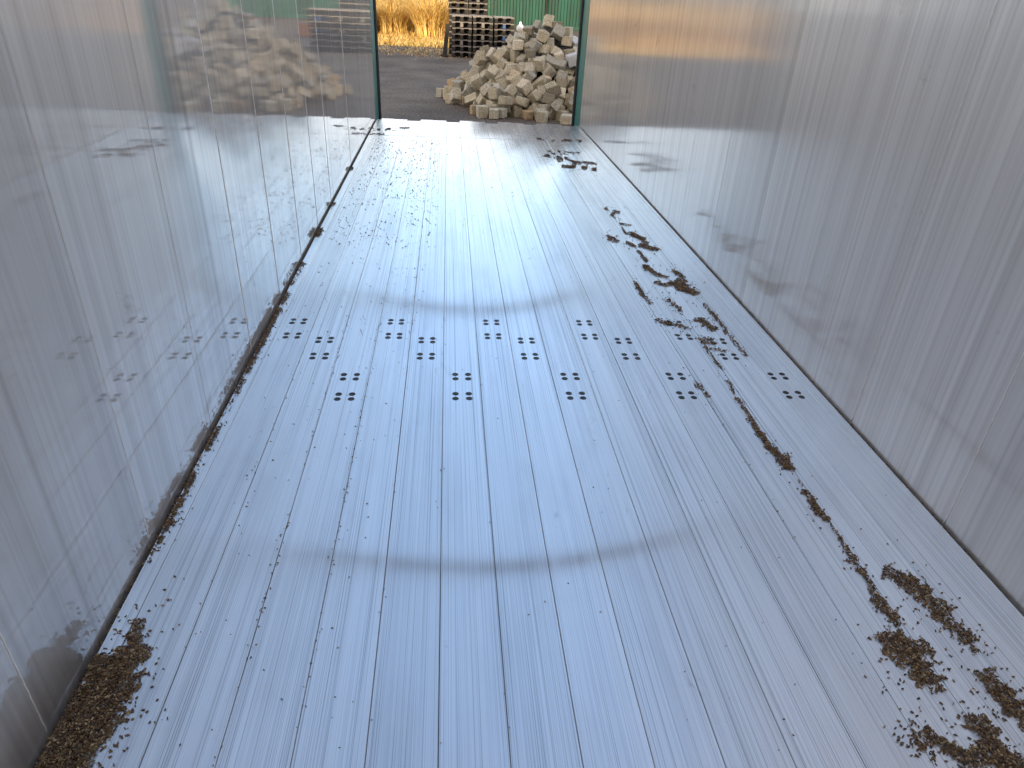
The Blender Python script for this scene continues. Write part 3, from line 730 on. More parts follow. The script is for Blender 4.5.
 (-1.312,0.177,0.305,0.772,0.173,-0.507,-0.343,0.166,0.131,0.097),
 (0.46,-0.936,0.569,0.334,0.773,0.391,0.371,0.138,0.117,0.141),
 (-0.084,-0.783,0.671,0.016,-0.187,-0.438,-0.879,0.131,0.118,0.126),
 (-0.222,0.597,0.791,0.216,0.158,-0.564,-0.781,0.161,0.142,0.121),
 (0.92,0.423,0.525,0.009,-0.966,0.174,0.19,0.11,0.158,0.116),
 (1.347,0.679,0.065,0.706,-0.706,-0.033,0.033,0.126,0.129,0.112),
 (-0.885,-0.227,0.696,0.134,-0.442,0.512,0.724,0.16,0.124,0.108),
 (-0.225,-0.842,0.646,0.084,0.589,-0.26,0.761,0.155,0.154,0.136),
 (0.388,-0.379,0.794,0.51,0.419,-0.684,0.312,0.113,0.134,0.129),
 (0.286,-0.001,1.156,0.499,0.443,0.623,0.408,0.115,0.163,0.129),
 (-0.292,-0.589,0.876,0.467,-0.145,0.781,0.388,0.122,0.113,0.145),
 (-0.43,-0.004,0.923,0.204,-0.827,-0.372,-0.369,0.165,0.125,0.11),
 (0.515,-0.141,0.832,0.473,-0.773,-0.27,-0.326,0.152,0.135,0.121),
 (0.285,0.785,0.694,0.338,0.5,0.219,-0.766,0.114,0.158,0.13),
 (-0.756,-1.461,0.223,0.653,-0.215,0.715,0.131,0.118,0.155,0.146),
 (-0.983,-0.914,0.281,0.628,0.714,0.063,0.302,0.162,0.134,0.121),
 (1.636,-0.03,0.077,0.7,-0.7,-0.103,0.103,0.124,0.154,0.122),
 (0.027,0.832,0.569,0.141,-0.065,0.227,-0.961,0.132,0.112,0.134),
 (0.943,0.948,0.292,0.213,0.355,0.479,0.774,0.116,0.115,0.126),
 (0.842,0.078,0.629,0.403,-0.445,0.29,-0.745,0.142,0.139,0.142),
 (0.023,-0.577,0.792,0.129,-0.265,-0.003,-0.956,0.141,0.152,0.122),
 (1.304,-0.051,0.183,0.089,0.199,0.908,0.359,0.126,0.123,0.12),
 (0.359,0.609,0.72,0.459,-0.191,-0.303,-0.813,0.159,0.124,0.121),
 (-1.033,-0.029,0.438,0.599,0.401,-0.582,0.376,0.148,0.149,0.106),
 (0.927,-1.426,0.055,0.446,0.549,0.446,-0.549,0.111,0.141,0.123),
 (-1.134,-1.061,0.061,0.085,0.178,-0.227,0.954,0.122,0.145,0.113),
 (0.092,-0.09,1.126,0,-0.638,0.77,-0,0.156,0.145,0.089),
 (-1.102,-0.009,0.304,0.524,-0.547,0.463,0.46,0.126,0.114,0.129),
 (-0.672,-1.293,0.328,0.191,-0.429,0.667,0.578,0.138,0.123,0.12),
 (-0.376,0.866,0.447,0.556,0.074,0.336,-0.757,0.145,0.119,0.116),
 (0.243,0.809,0.545,0.76,0.271,-0.221,-0.547,0.127,0.156,0.129),
 (1.261,-0.305,0.313,0.071,0.881,0.456,-0.105,0.112,0.133,0.114),
 (-1.085,-0.333,0.639,0.577,0.171,0.687,0.407,0.154,0.154,0.114),
 (1.225,0.295,0.419,0.018,0.55,-0.319,-0.772,0.139,0.165,0.128),
 (-0.093,0.599,0.858,0.681,-0.533,0.279,0.418,0.121,0.129,0.139),
 (-0.567,-0.035,0.796,0.365,0.252,0.249,-0.861,0.149,0.124,0.111),
 (0.514,0.051,0.842,0.639,-0.645,-0.212,-0.361,0.12,0.164,0.126),
 (-0.529,-0.475,0.858,0.511,0.488,0.515,-0.486,0.125,0.14,0.147),
 (1.398,-0.983,0.073,0.784,-0,0,0.62,0.142,0.126,0.145),
 (-0.997,0.469,0.304,0.162,0.022,0.859,-0.486,0.125,0.145,0.138),
 (-0.312,0.22,1.019,0.617,0.066,0.015,-0.784,0.183,0.148,0.1),
 (0.987,-1.264,0.211,0.214,0.723,0.211,-0.622,0.119,0.115,0.141),
 (0.342,-0.503,0.779,0.063,-0.025,-0.952,-0.3,0.118,0.149,0.12),
 (-0.617,0.654,0.695,0.453,-0.601,0.471,-0.46,0.127,0.126,0.142),
 (-1.135,-0.798,0.36,0.451,-0.295,-0.498,-0.679,0.161,0.14,0.146),
 (-0.807,-1.501,0.061,0,-0.421,0.907,0,0.135,0.126,0.122),
 (0.275,0.927,0.624,0.133,0.801,-0.566,0.14,0.13,0.114,0.132),
 (0.24,-1.246,0.342,0.901,-0.072,-0.136,-0.406,0.132,0.117,0.131),
 (-0.183,-0.488,0.972,0.587,-0.05,0.807,-0.051,0.13,0.154,0.15),
 (-0.665,-0.226,0.715,0.596,0.283,0.163,0.733,0.151,0.154,0.105),
 (0.99,-0.539,0.753,0.812,-0.31,0.412,-0.273,0.128,0.142,0.109),
 (0.154,0.852,0.616,0.543,0.254,-0.469,0.648,0.116,0.133,0.112),
 (-1.205,-0.431,0.361,0.02,0.894,0.415,-0.165,0.126,0.125,0.131),
 (-1.107,-0.316,0.483,0.57,0.706,0.281,0.313,0.156,0.161,0.123),
 (0.554,-0.962,0.32,0.041,0.437,-0.889,0.13,0.157,0.144,0.137),
 (-1.008,-0.173,0.425,0.557,-0.014,0.001,-0.831,0.117,0.158,0.122),
 (-1.253,-0.669,0.217,0.54,-0.048,0.526,0.655,0.152,0.114,0.14),
 (-0.991,-1.06,0.293,0.154,-0.921,-0.236,0.269,0.12,0.161,0.139),
 (0.692,0.12,0.662,0.775,0.509,-0.108,0.358,0.121,0.157,0.147),
 (-0.898,-1.419,0.08,0.281,-0.281,0.649,-0.649,0.128,0.16,0.109),
 (0.385,-0.804,0.623,0.087,-0.32,-0.358,0.873,0.123,0.123,0.128),
 (-0.323,0.482,0.902,0.437,0.793,-0.35,-0.241,0.133,0.156,0.15),
 (-0.758,-0.203,0.642,0.072,0.564,-0.315,-0.76,0.128,0.13,0.114),
 (-0.747,-1.325,0.082,0.884,0.427,-0.164,-0.098,0.164,0.162,0.132),
 (0.192,-1.415,0.065,0.704,-0.062,-0.704,-0.062,0.129,0.143,0.148),
 (1.642,-0.15,0.082,0.093,0.701,0.093,-0.701,0.163,0.111,0.144),
 (-1.173,0.989,0.065,0,0.784,-0.621,0,0.164,0.119,0.129),
 (1.669,0.135,0.061,0.193,0.193,-0.68,-0.68,0.148,0.121,0.127),
 (0.457,-1.668,0.082,0.453,-0.543,-0.453,-0.543,0.164,0.165,0.149),
 (-1.086,-1.531,0.074,0,-0.089,0.996,-0,0.133,0.151,0.149),
 (-0.267,-1.761,0.069,0.689,0.693,-0.151,-0.15,0.143,0.138,0.133),
 (1.806,0.458,0.079,0.449,0.45,0.719,-0.281,0.115,0.156,0.125),
 (0.068,-1.82,0.057,0.581,-0,0,-0.814,0.218,0.143,0.113),
 (1.423,-0.811,0.059,0,-0.879,0.477,-0,0.151,0.134,0.119),
 (1.657,0.544,0.056,0.61,-0.358,-0.61,-0.358,0.111,0.148,0.123),
 (1.874,-0.207,0.059,0.49,-0.51,-0.49,-0.51,0.118,0.129,0.139),
 (0.923,-1.191,0.064,0.161,-0,-0,-0.987,0.145,0.11,0.127),
 (-1.502,-0.314,0.063,0.69,-0.156,-0.69,-0.156,0.127,0.145,0.147),
 (-1.164,-1.292,0.06,0.066,0.704,0.066,-0.704,0.12,0.14,0.143),
 (-0.924,-1.607,0.065,0.706,0.706,-0.032,-0.032,0.123,0.13,0.127),
 (-0.451,-1.551,0.057,0,-0.587,-0.81,0,0.152,0.12,0.115),
 (-0.278,-1.614,0.078,0.676,0.724,-0.098,-0.092,0.141,0.148,0.116),
 (-1.66,0.33,0.062,1,0,0,0.35,0.14,0.13,0.125),
)

# ------------------------------------------------------------------ ground outside
GZ = -0.15
def sheet(name, x0, x1, y0, y1, z, mat, nx, ny, amp, thick=.3):
    bm = bmesh.new()
    vs = [[bm.verts.new((x0 + (x1 - x0) * i / nx, y0 + (y1 - y0) * j / ny,
            z + amp * noise.noise(Vector((i * 1.7, j * 1.3, z * 9 + 3))))) for i in range(nx + 1)] for j in range(ny + 1)]
    for j in range(ny):
        for i in range(nx):
            bm.faces.new((vs[j][i], vs[j][i + 1], vs[j + 1][i + 1], vs[j + 1][i]))
    ext = bmesh.ops.extrude_face_region(bm, geom=list(bm.edges))
    r = [v for v in ext['geom'] if isinstance(v, bmesh.types.BMVert)]
    for v in r: v.co.z = z - thick
    return from_bm(name, bm, mat)
gr = sheet('ground', -60, 60, -30, 21.9, GZ, M_GROUND, 40, 30, .0)
bm = bmesh.new(); bx(bm, .9, 60, 21.9, 120, GZ - .3, GZ)
from_bm('gravel_pad', bm, M_GROUND, gr)
tag(gr, kind='structure')
md = sheet('meadow', -60, .9, 21.9, 120, GZ + .01, M_MEADOW, 60, 60, .03)
tag(md, kind='structure')

# ------------------------------------------------------------------ trailer floor
Y0, YJ = -3.0, 7.87
STRIP, PW = .062, .15707
rows = {0: (3.128, 2.971), 1: (2.926, 2.765), 2: (2.578, 2.416)}
ends = {0: 8.93, 1: 8.90, 2: 8.82}
floor = empty('floor'); tag(floor, kind='structure')
bm = bmesh.new()
bx(bm, -1.36, 1.36, Y0 - .1, 8.72, -.14, -.035)  # dark pan added under the planks to block light from below
from_bm('subframe_light_block', bm, M_PAN, floor)
for sgn in (-1, 1):
    bm = bmesh.new()
    a, b = sorted((sgn * (W / 2 - .012), sgn * (W / 2 - STRIP)))
    bx(bm, a, b, Y0, 8.86, -.035, .001, .0015)
    from_bm('edge_strip', bm, M_FLOOR, floor)
def screw_bm():
    bm = bmesh.new()
    prof = [(0.0125, -.004), (.0135, .0006), (.0125, .0012), (.0085, .0013), (.0065, .0008), (.0, .0003)]
    n = 16; rings = []
    for r, z in prof[:-1]:
        rings.append([bm.verts.new((r * math.cos(2 * PI * k / n), r * math.sin(2 * PI * k / n), z)) for k in range(n)])
    for a, b in zip(rings, rings[1:]):
        for k in range(n): bm.faces.new((a[k], a[(k + 1) % n], b[(k + 1) % n], b[k]))
    bm.faces.new(rings[-1]); bm.faces.new(rings[0])
    return bm
_s = from_bm('screw', screw_bm(), M_SCREW, None, False)
screw_me = _s.data
bpy.data.objects.remove(_s)
for k in range(15):
    xa = -W / 2 + STRIP + k * PW
    bm = bmesh.new()
    bx(bm, xa + .0007, xa + PW - .0007, Y0, YJ, -.035, 0, .0014)
    pl = from_bm('floor_plank', bm, M_FLOOR, floor)
    bm = bmesh.new()
    bx(bm, xa + .0007, xa + PW - .0007, YJ + .006, ends[k % 3] + random.uniform(-.01, .01), -.035, .0015, .0014)
    from_bm('end_plank', bm, M_FLOOR, floor)
    xc = xa + PW / 2
    for yc in rows[k % 3]:
        for dx in (-.027, .027):
            for dy in (-.019, .019):
                s_ = bpy.data.objects.new('screw', screw_me)
                s_.location = (xc + dx + random.uniform(-.001, .001), yc + dy, 0)
                link(s_, pl)

# ------------------------------------------------------------------ trailer walls
def wall(name, sgn, mat):
    bm = bmesh.new()
    xi, xo = sgn * W / 2, sgn * (W / 2 + .04)
    a, b = sorted((xi, xo))
    y = -3.2 + .0
    edges = [.99 + .602 * i for i in range(-7, 14)]
    edges = [e for e in edges if -3.1 < e < 8.75]
    edges = [-3.1] + edges + [8.86]
    for e0, e1 in zip(edges, edges[1:]):
        if e1 - e0 < .05: continue
        bx(bm, a, b, e0 + .0006, e1 - .0006, -.03, 2.4, .0014)
    w = from_bm(name, bm, mat)
    tag(w, kind='structure')
    # dark backing seen through the seams, outer skin
    bm = bmesh.new()
    a, b = sorted((xo, sgn * (W / 2 + .06)))
    bx(bm, a, b, -3.1, 8.86, -.14, 2.4)
    from_bm('outer_skin', bm, M_GALV, w)
    # raised weld beads on some seams
    bm = bmesh.new()
    for e in ((.99, 2.796, 3.398, 4.0, 4.602, 5.204, 6.408) if sgn < 0 else (1.592, 2.194)):
        pts = []
        for i in range(120):
            pts.append((xi - sgn * .0006, e + (.0005 if i % 2 else -.0005), .01 + i * 2.38 / 119))
        tube(bm, pts, .0016, 6)
    from_bm('weld_bead', bm, M_BEAD, w, True)
    # top rail
    bm = bmesh.new()
    a, b = sorted((sgn * (W / 2 - .03), sgn * (W / 2 + .08)))
    bx(bm, a, b, -3.1, 8.9, 2.4, 2.52, .01)
    from_bm('top_rail', bm, M_GALV, w)
    return w
wall('wall_left', -1, M_WALL_L)
wall('wall_right', 1, M_WALL_R)
bm = bmesh.new(); bx(bm, -1.30, 1.30, -3.25, -3.12, -.14, 2.5, .01)
for i in range(9): bx(bm, -1.18 + i * .28, -1.12 + i * .28, -3.12, -3.09, .05, 2.4, .008)
tag(from_bm('wall_front', bm, M_WALL_R), kind='structure')

# rear frame: green posts with black rubber seals, header beam
rf = empty('rear_door_frame', (0, 8.9, -.14))
tag(rf, 'green painted steel door frame around the open rear end of the trailer', 'door frame')
for sgn in (-1, 1):
    bm = bmesh.new()
    a, b = sorted((sgn * (W / 2 - .002), sgn * (W / 2 + .10)))
    bx(bm, a, b, -.03, .34, 0, 2.66, .008)
    from_bm('post', bm, M_TEAL, rf)
    bm = bmesh.new()
    a, b = sorted((sgn * (W / 2 - .03), sgn * (W / 2 + .06)))
    bx(bm, a, b, .342, .41, 0, 2.66, .015)
    from_bm('rubber_seal', bm, M_BLACK, rf)
bm = bmesh.new()
tube(bm, [(-1.30 + 2.6 * i / 20, .06, 2.50 + .17 * math.sin(PI * i / 20)) for i in range(21)], .055, 12)
tag(from_bm('header_beam', bm, M_GALV, rf), 'dark arched header tube')

def bow(y, label, r=.035):
    bm = bmesh.new()
    pts = [(-W / 2 - .02 + (W + .04) * i / 16, y, 2.40 + .18 * math.sin(PI * i / 16)) for i in range(17)]
    tube(bm, pts, r, 12)
    bx(bm, -1.30, -1.20, y - .05, y + .05, 2.36, 2.46, .006)
    bx(bm, 1.20, 1.30, y - .05, y + .05, 2.36, 2.46, .006)
    tag(from_bm('roof_bow', bm, M_GALV), label, 'roof bow', 'roof bows across the open top')
bow(4.03, 'curved dark steel roof bow spanning the open top of the trailer', .045)

# ------------------------------------------------------------------ grain
def grain_proto():
    n = 5; L = .0043; r = .0019
    v = [(-L, 0, 0)]
    for x, q in ((-L * .55, r * .85), (L * .4, r)):
        for k in range(n): v.append((x, q * math.cos(2 * PI * k / n), q * math.sin(2 * PI * k / n)))
    v.append((L, 0, 0))
    f = [(0, 1 + (k + 1) % n, 1 + k) for k in range(n)]
    f += [(1 + k, 1 + (k + 1) % n, 1 + n + (k + 1) % n, 1 + n + k) for k in range(n)]
    f += [(1 + n + k, 1 + n + (k + 1) % n, 1 + 2 * n) for k in range(n)]
    return [Vector(q) for q in v], f
GV, GF = grain_proto()
def add_grain(V, F, x, y, z, flat=False, s=1.0):
    tilt = random.gauss(0, .06 if flat else .35)
    m = Euler((random.uniform(0, 6.3), tilt, random.uniform(0, 6.3))).to_matrix()
    s *= random.uniform(.75, 1.25); b = len(V)
    o = Vector((x, y, z))
    for q in GV: V.append(m @ (q * s) + o)
    for f in GF: F.append(tuple(b + i for i in f))
def grain_obj(V, F, name='grain_spill'):
    me = bpy.data.meshes.new(name); me.from_pydata([tuple(v) for v in V], [], F); me.materials.append(M_GRAIN)
    return link(bpy.data.objects.new(name, me))
XMIN, XMAX = -W / 2 + .016, W / 2 - .016
for label, blobs in SPILLS:
    V, F = [], []
    for x0, y0, x1, y1, w, d in blobs:
        L = math.hypot(x1 - x0, y1 - y0)
        area = 2 * w * L + PI * w * w
        far = (y0 + y1) / 2
        n = int(area * d / 2.6e-5)
        sc_ = 1.0
        if far > 5: n = int(n / 2.6); sc_ = 1.5       # swollen wet kernels near the open end
        elif far > 3.2: n = int(n / 1.6); sc_ = 1.3
        for _ in range(n):
            t_ = random.uniform(-w, L + w) / max(L, 1e-4)
            u = random.uniform(-1, 1) if random.random() < .8 else random.gauss(0, .8)
            edge = 1.0 + .6 * noise.noise(Vector((x0 * 40 + t_ * L * 45, y0 * 30, 1.3 if u > 0 else 7.7)))
            u *= edge
            cx_, cy_ = x0 + (x1 - x0) * t_, y0 + (y1 - y0) * t_
            nx_, ny_ = (-(y1 - y0) / max(L, 1e-4), (x1 - x0) / max(L, 1e-4)) if L > .001 else (1, 0)
            x, y = cx_ + nx_ * u * w, cy_ + ny_ * u * w
            if noise.noise(Vector((x * 60, y * 60, 4))) < -.42 and d < 1.9: continue
            if far > 5 and noise.noise(Vector((x * 16, y * 7, 2))) < .02: continue
            if d < 1.9 and abs(u) > .5 and noise.noise(Vector((x * 28, y * 28, 9))) < -.12: continue
            if not XMIN < x < XMAX: 
                if x < XMIN and random.random() < .5: x = XMIN + abs(random.gauss(0, .01))
                else: continue
            hmax = max(0.0, 1 - (u / 1.1) ** 2) * (.009 if d >= 1.9 else .005) * min(d, 1.6)
            add_grain(V, F, x, y, .0022 * sc_ + random.random() * hmax, hmax < .003, sc_)
    for _ in range(int(16 + 42 * sum(b[4] for b in blobs) / .1)):
        x0, y0, x1, y1, w, d = random.choice(blobs)
        x = (x0 + x1) / 2 + random.gauss(0, w * 1.5); y = (y0 + y1) / 2 + random.gauss(0, abs(y1 - y0) * .7 + w * 1.5)
        if XMIN < x < XMAX and -2 < y < 8.8: add_grain(V, F, x, y, .0022, True)
    tag(grain_obj(V, F), label, 'grain', 'spilled grain on the floor', 'stuff')
# single kernels lost over the left half of the floor
V, F = [], []
def sprinkle(n, x0, x1, y0, y1, s=1.0, line=None):
    for _ in range(n):
        x = random.uniform(x0, x1) if line is None else line + random.gauss(0, .006)
        add_grain(V, F, x, random.uniform(y0, y1), .0022 * s, True, s * random.uniform(.8, 1.3))
for k, n_ in ((1, 20), (2, 70), (3, 80), (4, 14), (5, 8), (6, 8), (12, 30)):
    sprinkle(n_, 0, 0, .7, 3.2, .72, -W / 2 + STRIP + k * PW)
sprinkle(110, -1.1, -.55, .7, 3.2, .65)
sprinkle(110, -1.15, -.5, 3.0, 4.4, .8)
sprinkle(620, -1.15, -.45, 4.2, 7.7, 1.15)
sprinkle(90, -.6, .3, 4.0, 7.6, .9)
sprinkle(50, -.6, .7, .75, 4.0, .6)
sprinkle(80, .3, 1.2, .8, 5.0, .6)
tag(grain_obj(V, F, 'scattered_grain'), 'single dark kernels strewn thinly over the open floor, densest on the left planks', 'grain', None, 'stuff')
# dirt packed in the two gaps beside the floor
for sgn in (-1, 1):
    V, F = [], []
    for _ in range(2600):
        y = random.uniform(.2, 8.7)
        if noise.noise(Vector((y * 2.1, sgn * 5, 0))) < -.25: continue
        add_grain(V, F, sgn * (W / 2 - random.uniform(.002, .011)), y, -.012 + random.random() * .008, False, 1.0)
    tag(grain_obj(V, F, 'packed_grain'), 'dark grain and dirt packed into the narrow gap along the %s wall' % ('left' if sgn < 0 else 'right'), 'grain', None, 'stuff')

# ------------------------------------------------------------------ heap of granite setts
PC = Vector((1.18, 11.72, GZ))
bm = bmesh.new()
for k in range(9):
    r = 1.30 - k * .14 - .07
    vs = []
    for zz in (.12 * k, .12 * k + .112):
        vs.append([bm.verts.new((r * math.cos(2 * PI * i / 28) + .01 * random.random(), r * math.sin(2 * PI * i / 28), zz)) for i in range(28)])
    for i in range(28): bm.faces.new((vs[0][i], vs[0][(i + 1) % 28], vs[1][(i + 1) % 28], vs[1][i]))
    bm.faces.new(vs[1]); bm.faces.new(vs[0])
rub = from_bm('rubble_core', bm, simple('dark_stone_rubble', (.07, .065, .058), .95, 0, 20, .4, .01, 30))
rub.location = PC
tag(rub, 'dark stone rubble filling the inside of the heap of granite setts', 'rubble', None, 'stuff')

def sett_mesh(seed):
    random.seed(seed)
    bm = bmesh.new()
    bmesh.ops.create_cube(bm, size=1)
    for v in bm.verts:
        v.co += Vector([random.uniform(-.07, .07) for _ in range(3)])
    bmesh.ops.bevel(bm, geom=list(bm.edges), offset=.055, segments=1, affect='EDGES')
    bmesh.ops.subdivide_edges(bm, edges=[e for e in bm.edges if e.calc_length() > .5], cuts=2, use_grid_fill=True)
    for v in bm.verts:
        n_ = noise.noise_vector(v.co * 2.6 + Vector((seed * 3.1, 0, 0)))
        v.co += n_ * .045 + noise.noise_vector(v.co * 7 + Vector((0, seed * 2.3, 0))) * .018
    me = bpy.data.meshes.new('granite_sett'); bmesh.ops.recalc_face_normals(bm, faces=bm.faces); bm.to_mesh(me); bm.free()
    me.materials.append(M_STONE)
    return me
setts = [sett_mesh(100 + i) for i in range(14)]
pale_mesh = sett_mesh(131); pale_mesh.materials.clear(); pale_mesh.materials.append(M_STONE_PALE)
random.seed(3)
top_i = max(range(len(PILE)), key=lambda i: PILE[i][2])
left_i = min(range(len(PILE)), key=lambda i: PILE[i][0] + .35 * PILE[i][1])
for i, (x, y, z, qw, qx, qy, qz, dx, dy, dz) in enumerate(PILE):
    if i == top_i: x, y, z = -.05, -.06, 1.165
    me = setts[i % len(setts)]
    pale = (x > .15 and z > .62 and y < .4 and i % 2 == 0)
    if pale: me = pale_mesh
    o = bpy.data.objects.new('granite_sett', me)
    o.rotation_mode = 'QUATERNION'
    o.rotation_quaternion = (qw, qx, qy, qz)
    o.location = PC + Vector((x, y, z))
    o.scale = (dx * 1.03, dy * 1.03, dz * 1.03)
    link(o)
    if i == top_i: lab = 'granite sett lying topmost on the heap against the green container'
    elif i == left_i: lab = 'single granite sett lying farthest left at the foot of the heap'
    elif pale: lab = 'pale whitish granite sett high on the right side of the heap'
    elif z > .6: lab = 'rough grey beige granite sett in the upper third of the heap'
    elif z > .2: lab = 'rough grey beige granite sett halfway up the heap'
    else: lab = 'rough grey beige granite sett around the foot of the heap'
    tag(o, lab, 'paving stone', 'granite setts heaped behind the trailer')

# ------------------------------------------------------------------ pallets
PLW, PLD, PLH = .48, .78, .1325
def pallet_parts(bl):
    root = empty('pallet')
    bm = bmesh.new()
    for i in range(6):
        y = -PLD / 2 + i * (PLD - .09) / 5
        bx(bm, -PLW / 2, PLW / 2, y, y + .09, PLH - .018, PLH - .001, .003)
    for x in (-PLW / 2, -.04, PLW / 2 - .08):
        bx(bm, x, x + .08, -PLD / 2 + .002, PLD / 2 - .002, PLH - .030, PLH - .018)
    from_bm('deck_boards', bm, M_WOOD, root)
    bm = bmesh.new()
    for x in (-PLW / 2, -.04, PLW / 2 - .08):
        bx(bm, x, x + .08, -PLD / 2 + .002, PLD / 2 - .002, 0, .016, .002)
    from_bm('bottom_boards', bm, M_WOODD, root)
    bm = bmesh.new(); bx(bm, -PLW / 2 + .006, PLW / 2 - .006, -.11, -.09, .016, PLH - .030)  # added dark board standing in for the shade inside the pallet gaps
    from_bm('gap_shade_board', bm, M_WOODD, root)
    for x in (-PLW / 2, -.04, PLW / 2 - .08):
        for y in (-PLD / 2 + .004, -.085, PLD / 2 - .104):
            bm = bmesh.new()
            bx(bm, x + .004, x + .076, y, y + .10, .016, PLH - .030, .003)
            from_bm('block', bm, bl if abs(x + .04) < .01 else M_WOODD, root)
    return root
def dup(root):
    c = root.copy(); COL.objects.link(c)
    for ch in root.children:
        d = ch.copy(); COL.objects.link(d); d.parent = c
    return c
protos = {'n': pallet_parts(M_WOOD), 'd': pallet_parts(M_WOODD), 'b': pallet_parts(M_BLUE)}  # pale and dark centre blocks put lit and shaded tone into the colour
used = set()
ORD = ['lowest', 'second', 'third', 'fourth', 'fifth', 'sixth', 'seventh', 'eighth', 'ninth', 'tenth', 'eleventh']
def stack(xc, yc, n, pat, where, group):
    for i in range(n):
        k = pat[i % len(pat)]
        o = protos[k] if k not in used else dup(protos[k])
        used.add(k)
        o.location = (xc + random.uniform(-.008, .008), yc + random.uniform(-.02, .02), GZ + .001 + i * PLH)
        o.rotation_euler = (0, 0, random.uniform(-.012, .012))
        up = ORD[i] + (' pallet from the ground' if i else ' pallet on the ground')
        tag(o, 'weathered %s pallet, %s in the %s' % ('blue-blocked' if k == 'b' else 'wooden', up, where), 'pallet', group)
stack(-.04, 19.4, 7, 'ddnddnd', 'front left stack of three', 'front row of stacked pallets')
stack(.475, 19.42, 7, 'dndndnd', 'front middle stack of three', 'front row of stacked pallets')
stack(1.00, 19.5, 7, 'dddbdbd', 'front right stack beside the heap', 'front row of stacked pallets')
stack(-.12, 20.3, 11, 'dnddd', 'taller rear left stack', 'rear row of stacked pallets')
stack(.38, 20.32, 10, 'ddddn', 'taller rear right stack', 'rear row of stacked pallets')
bm = bmesh.new()
bx(bm, -.05, .05, -.03, .03, 0, .74, .004); bx(bm, -.09, .09, -.10, .12, 0, .05, .006)
pr = from_bm('timber_prop', bm, M_PROP)
pr.location = (-.47, 19.05, GZ); pr.rotation_euler = (-.10, .12, 0)
tag(pr, 'dark wet timber prop leaning against the left edge of the pallet stacks', 'timber')

# ------------------------------------------------------------------ green container
ct = empty('shipping_container', (4.2, 34, GZ))
tag(ct, 'green corrugated steel shipping container standing behind pallets and stone heap', 'shipping container')
bm = bmesh.new()
LX, prof = 3.0, []
x = -LX
while x < LX - .01:
    prof += [(x, 0), (x + .10, 0), (x + .14, .045), (x + .24, .045)]
    x += .28
prof.append((LX, 0))
a = [bm.verts.new((px_, py_, .16)) for px_, py_ in prof]
b = [bm.verts.new((px_, py_, 2.46)) for px_, py_ in prof]
c = [bm.verts.new((px_, .08, .16)) for px_, py_ in prof]
d = [bm.verts.new((px_, .08, 2.46)) for px_, py_ in prof]
for i in range(len(prof) - 1):
    bm.faces.new((a[i], a[i + 1], b[i + 1], b[i])); bm.faces.new((c[i], d[i], d[i + 1], c[i + 1]))
from_bm('corrugated_side', bm, M_CONT, ct)
bm = bmesh.new(); bx(bm, -LX, LX, .09, 2.4, .14, 2.5); from_bm('body', bm, M_CONT, ct)
for z0, z1, nm in ((0, .16, 'bottom_rail'), (2.46, 2.59, 'top_rail')):
    bm = bmesh.new(); bx(bm, -LX - .03, LX + .03, -.03, .1, z0, z1, .01); from_bm(nm, bm, M_CONT, ct)
for xx in (-LX - .05, LX - .1, -.35):
    bm = bmesh.new(); bx(bm, xx, xx + .15 if xx != -.35 else xx + .06, -.06, .1, 0, 2.59, .01)
    from_bm('corner_post' if xx != -.35 else 'lashing_bar', bm, M_CONT if xx != -.35 else M_PROP, ct)

bm = bmesh.new(); bx(bm, -.4, .4, -.08, .08, 0, .16, .01); bx(bm, -.4, .4, -.12, .12, -.001, .02)
rb_ = from_bm('steel_beam', bm, M_RUST); rb_.location = (2.05, 24.0, GZ + .35 * 0)
rb_.scale = (1, 1, 2.2)
tag(rb_, 'rusty brown steel beam lying on the ground behind the pallets', 'steel beam')
bm = bmesh.new()
bmesh.ops.create_uvsphere(bm, u_segments=14, v_segments=10, radius=.13)
for v in bm.verts:
    if v.co.z > .05: v.co.x *= .45; v.co.y *= .45; v.co.z *= 1.5
bb = from_bm('plastic_jug', bm, M_WHITE, None, True); bb.location = (1.86, 24.0, GZ + .352 + .12)
tag(bb, 'small white plastic jug standing on the rusty beam right of the pallets', 'jug')
bm = bmesh.new(); bx(bm, -.045, .045, -.02, .02, 0, 1.05, .006); bx(bm, -.03, .03, -.021, -.02, .1, .9)
lp = from_bm('wooden_post', bm, M_POST); lp.location = (2.22, 14.15, GZ); lp.rotation_euler = (0, .30, 0)
tag(lp, 'slim pale wooden post leaning to the right behind the heap by the right wall', 'post')

# ------------------------------------------------------------------ dry grass
def blade(V, F, base, h, lean, az, w):
    dx, dy = math.cos(az), math.sin(az)
    px, py = -dy, dx
    b = len(V)
    for k in range(5):
        t_ = k / 4
        r = lean * h * t_ * t_
        z = h * (t_ - .35 * lean * t_ * t_ * t_)
        ww = w * (1 - t_ * .85)
        c = Vector(base) + Vector((dx * r, dy * r, z))
        V.append(c + Vector((px * ww, py * ww, 0))); V.append(c - Vector((px * ww, py * ww, 0)))
    for k in range(4): F.append((b + 2 * k, b + 2 * k + 1, b + 2 * k + 3, b + 2 * k + 2))
def clump(x, y, r, h, n, label, lean=.9, group='tall dry grass clumps beyond the yard'):
    V, F = [], []
    for _ in range(n):
        a_ = random.uniform(0, 2 * PI); q = r * math.sqrt(random.random()) * .7
        blade(V, F, (q * math.cos(a_), q * math.sin(a_), 0), h * random.uniform(.6, 1.1), lean * random.uniform(.3, 1.2), a_ + random.gauss(0, .5), .011)
    me = bpy.data.meshes.new('dry_grass_clump'); me.from_pydata([tuple(v) for v in V], [], F); me.materials.append(M_STRAW)
    o = link(bpy.data.objects.new('dry_grass_clump', me)); o.location = (x, y, GZ)
    tag(o, label, 'grass', group)
random.seed(21)
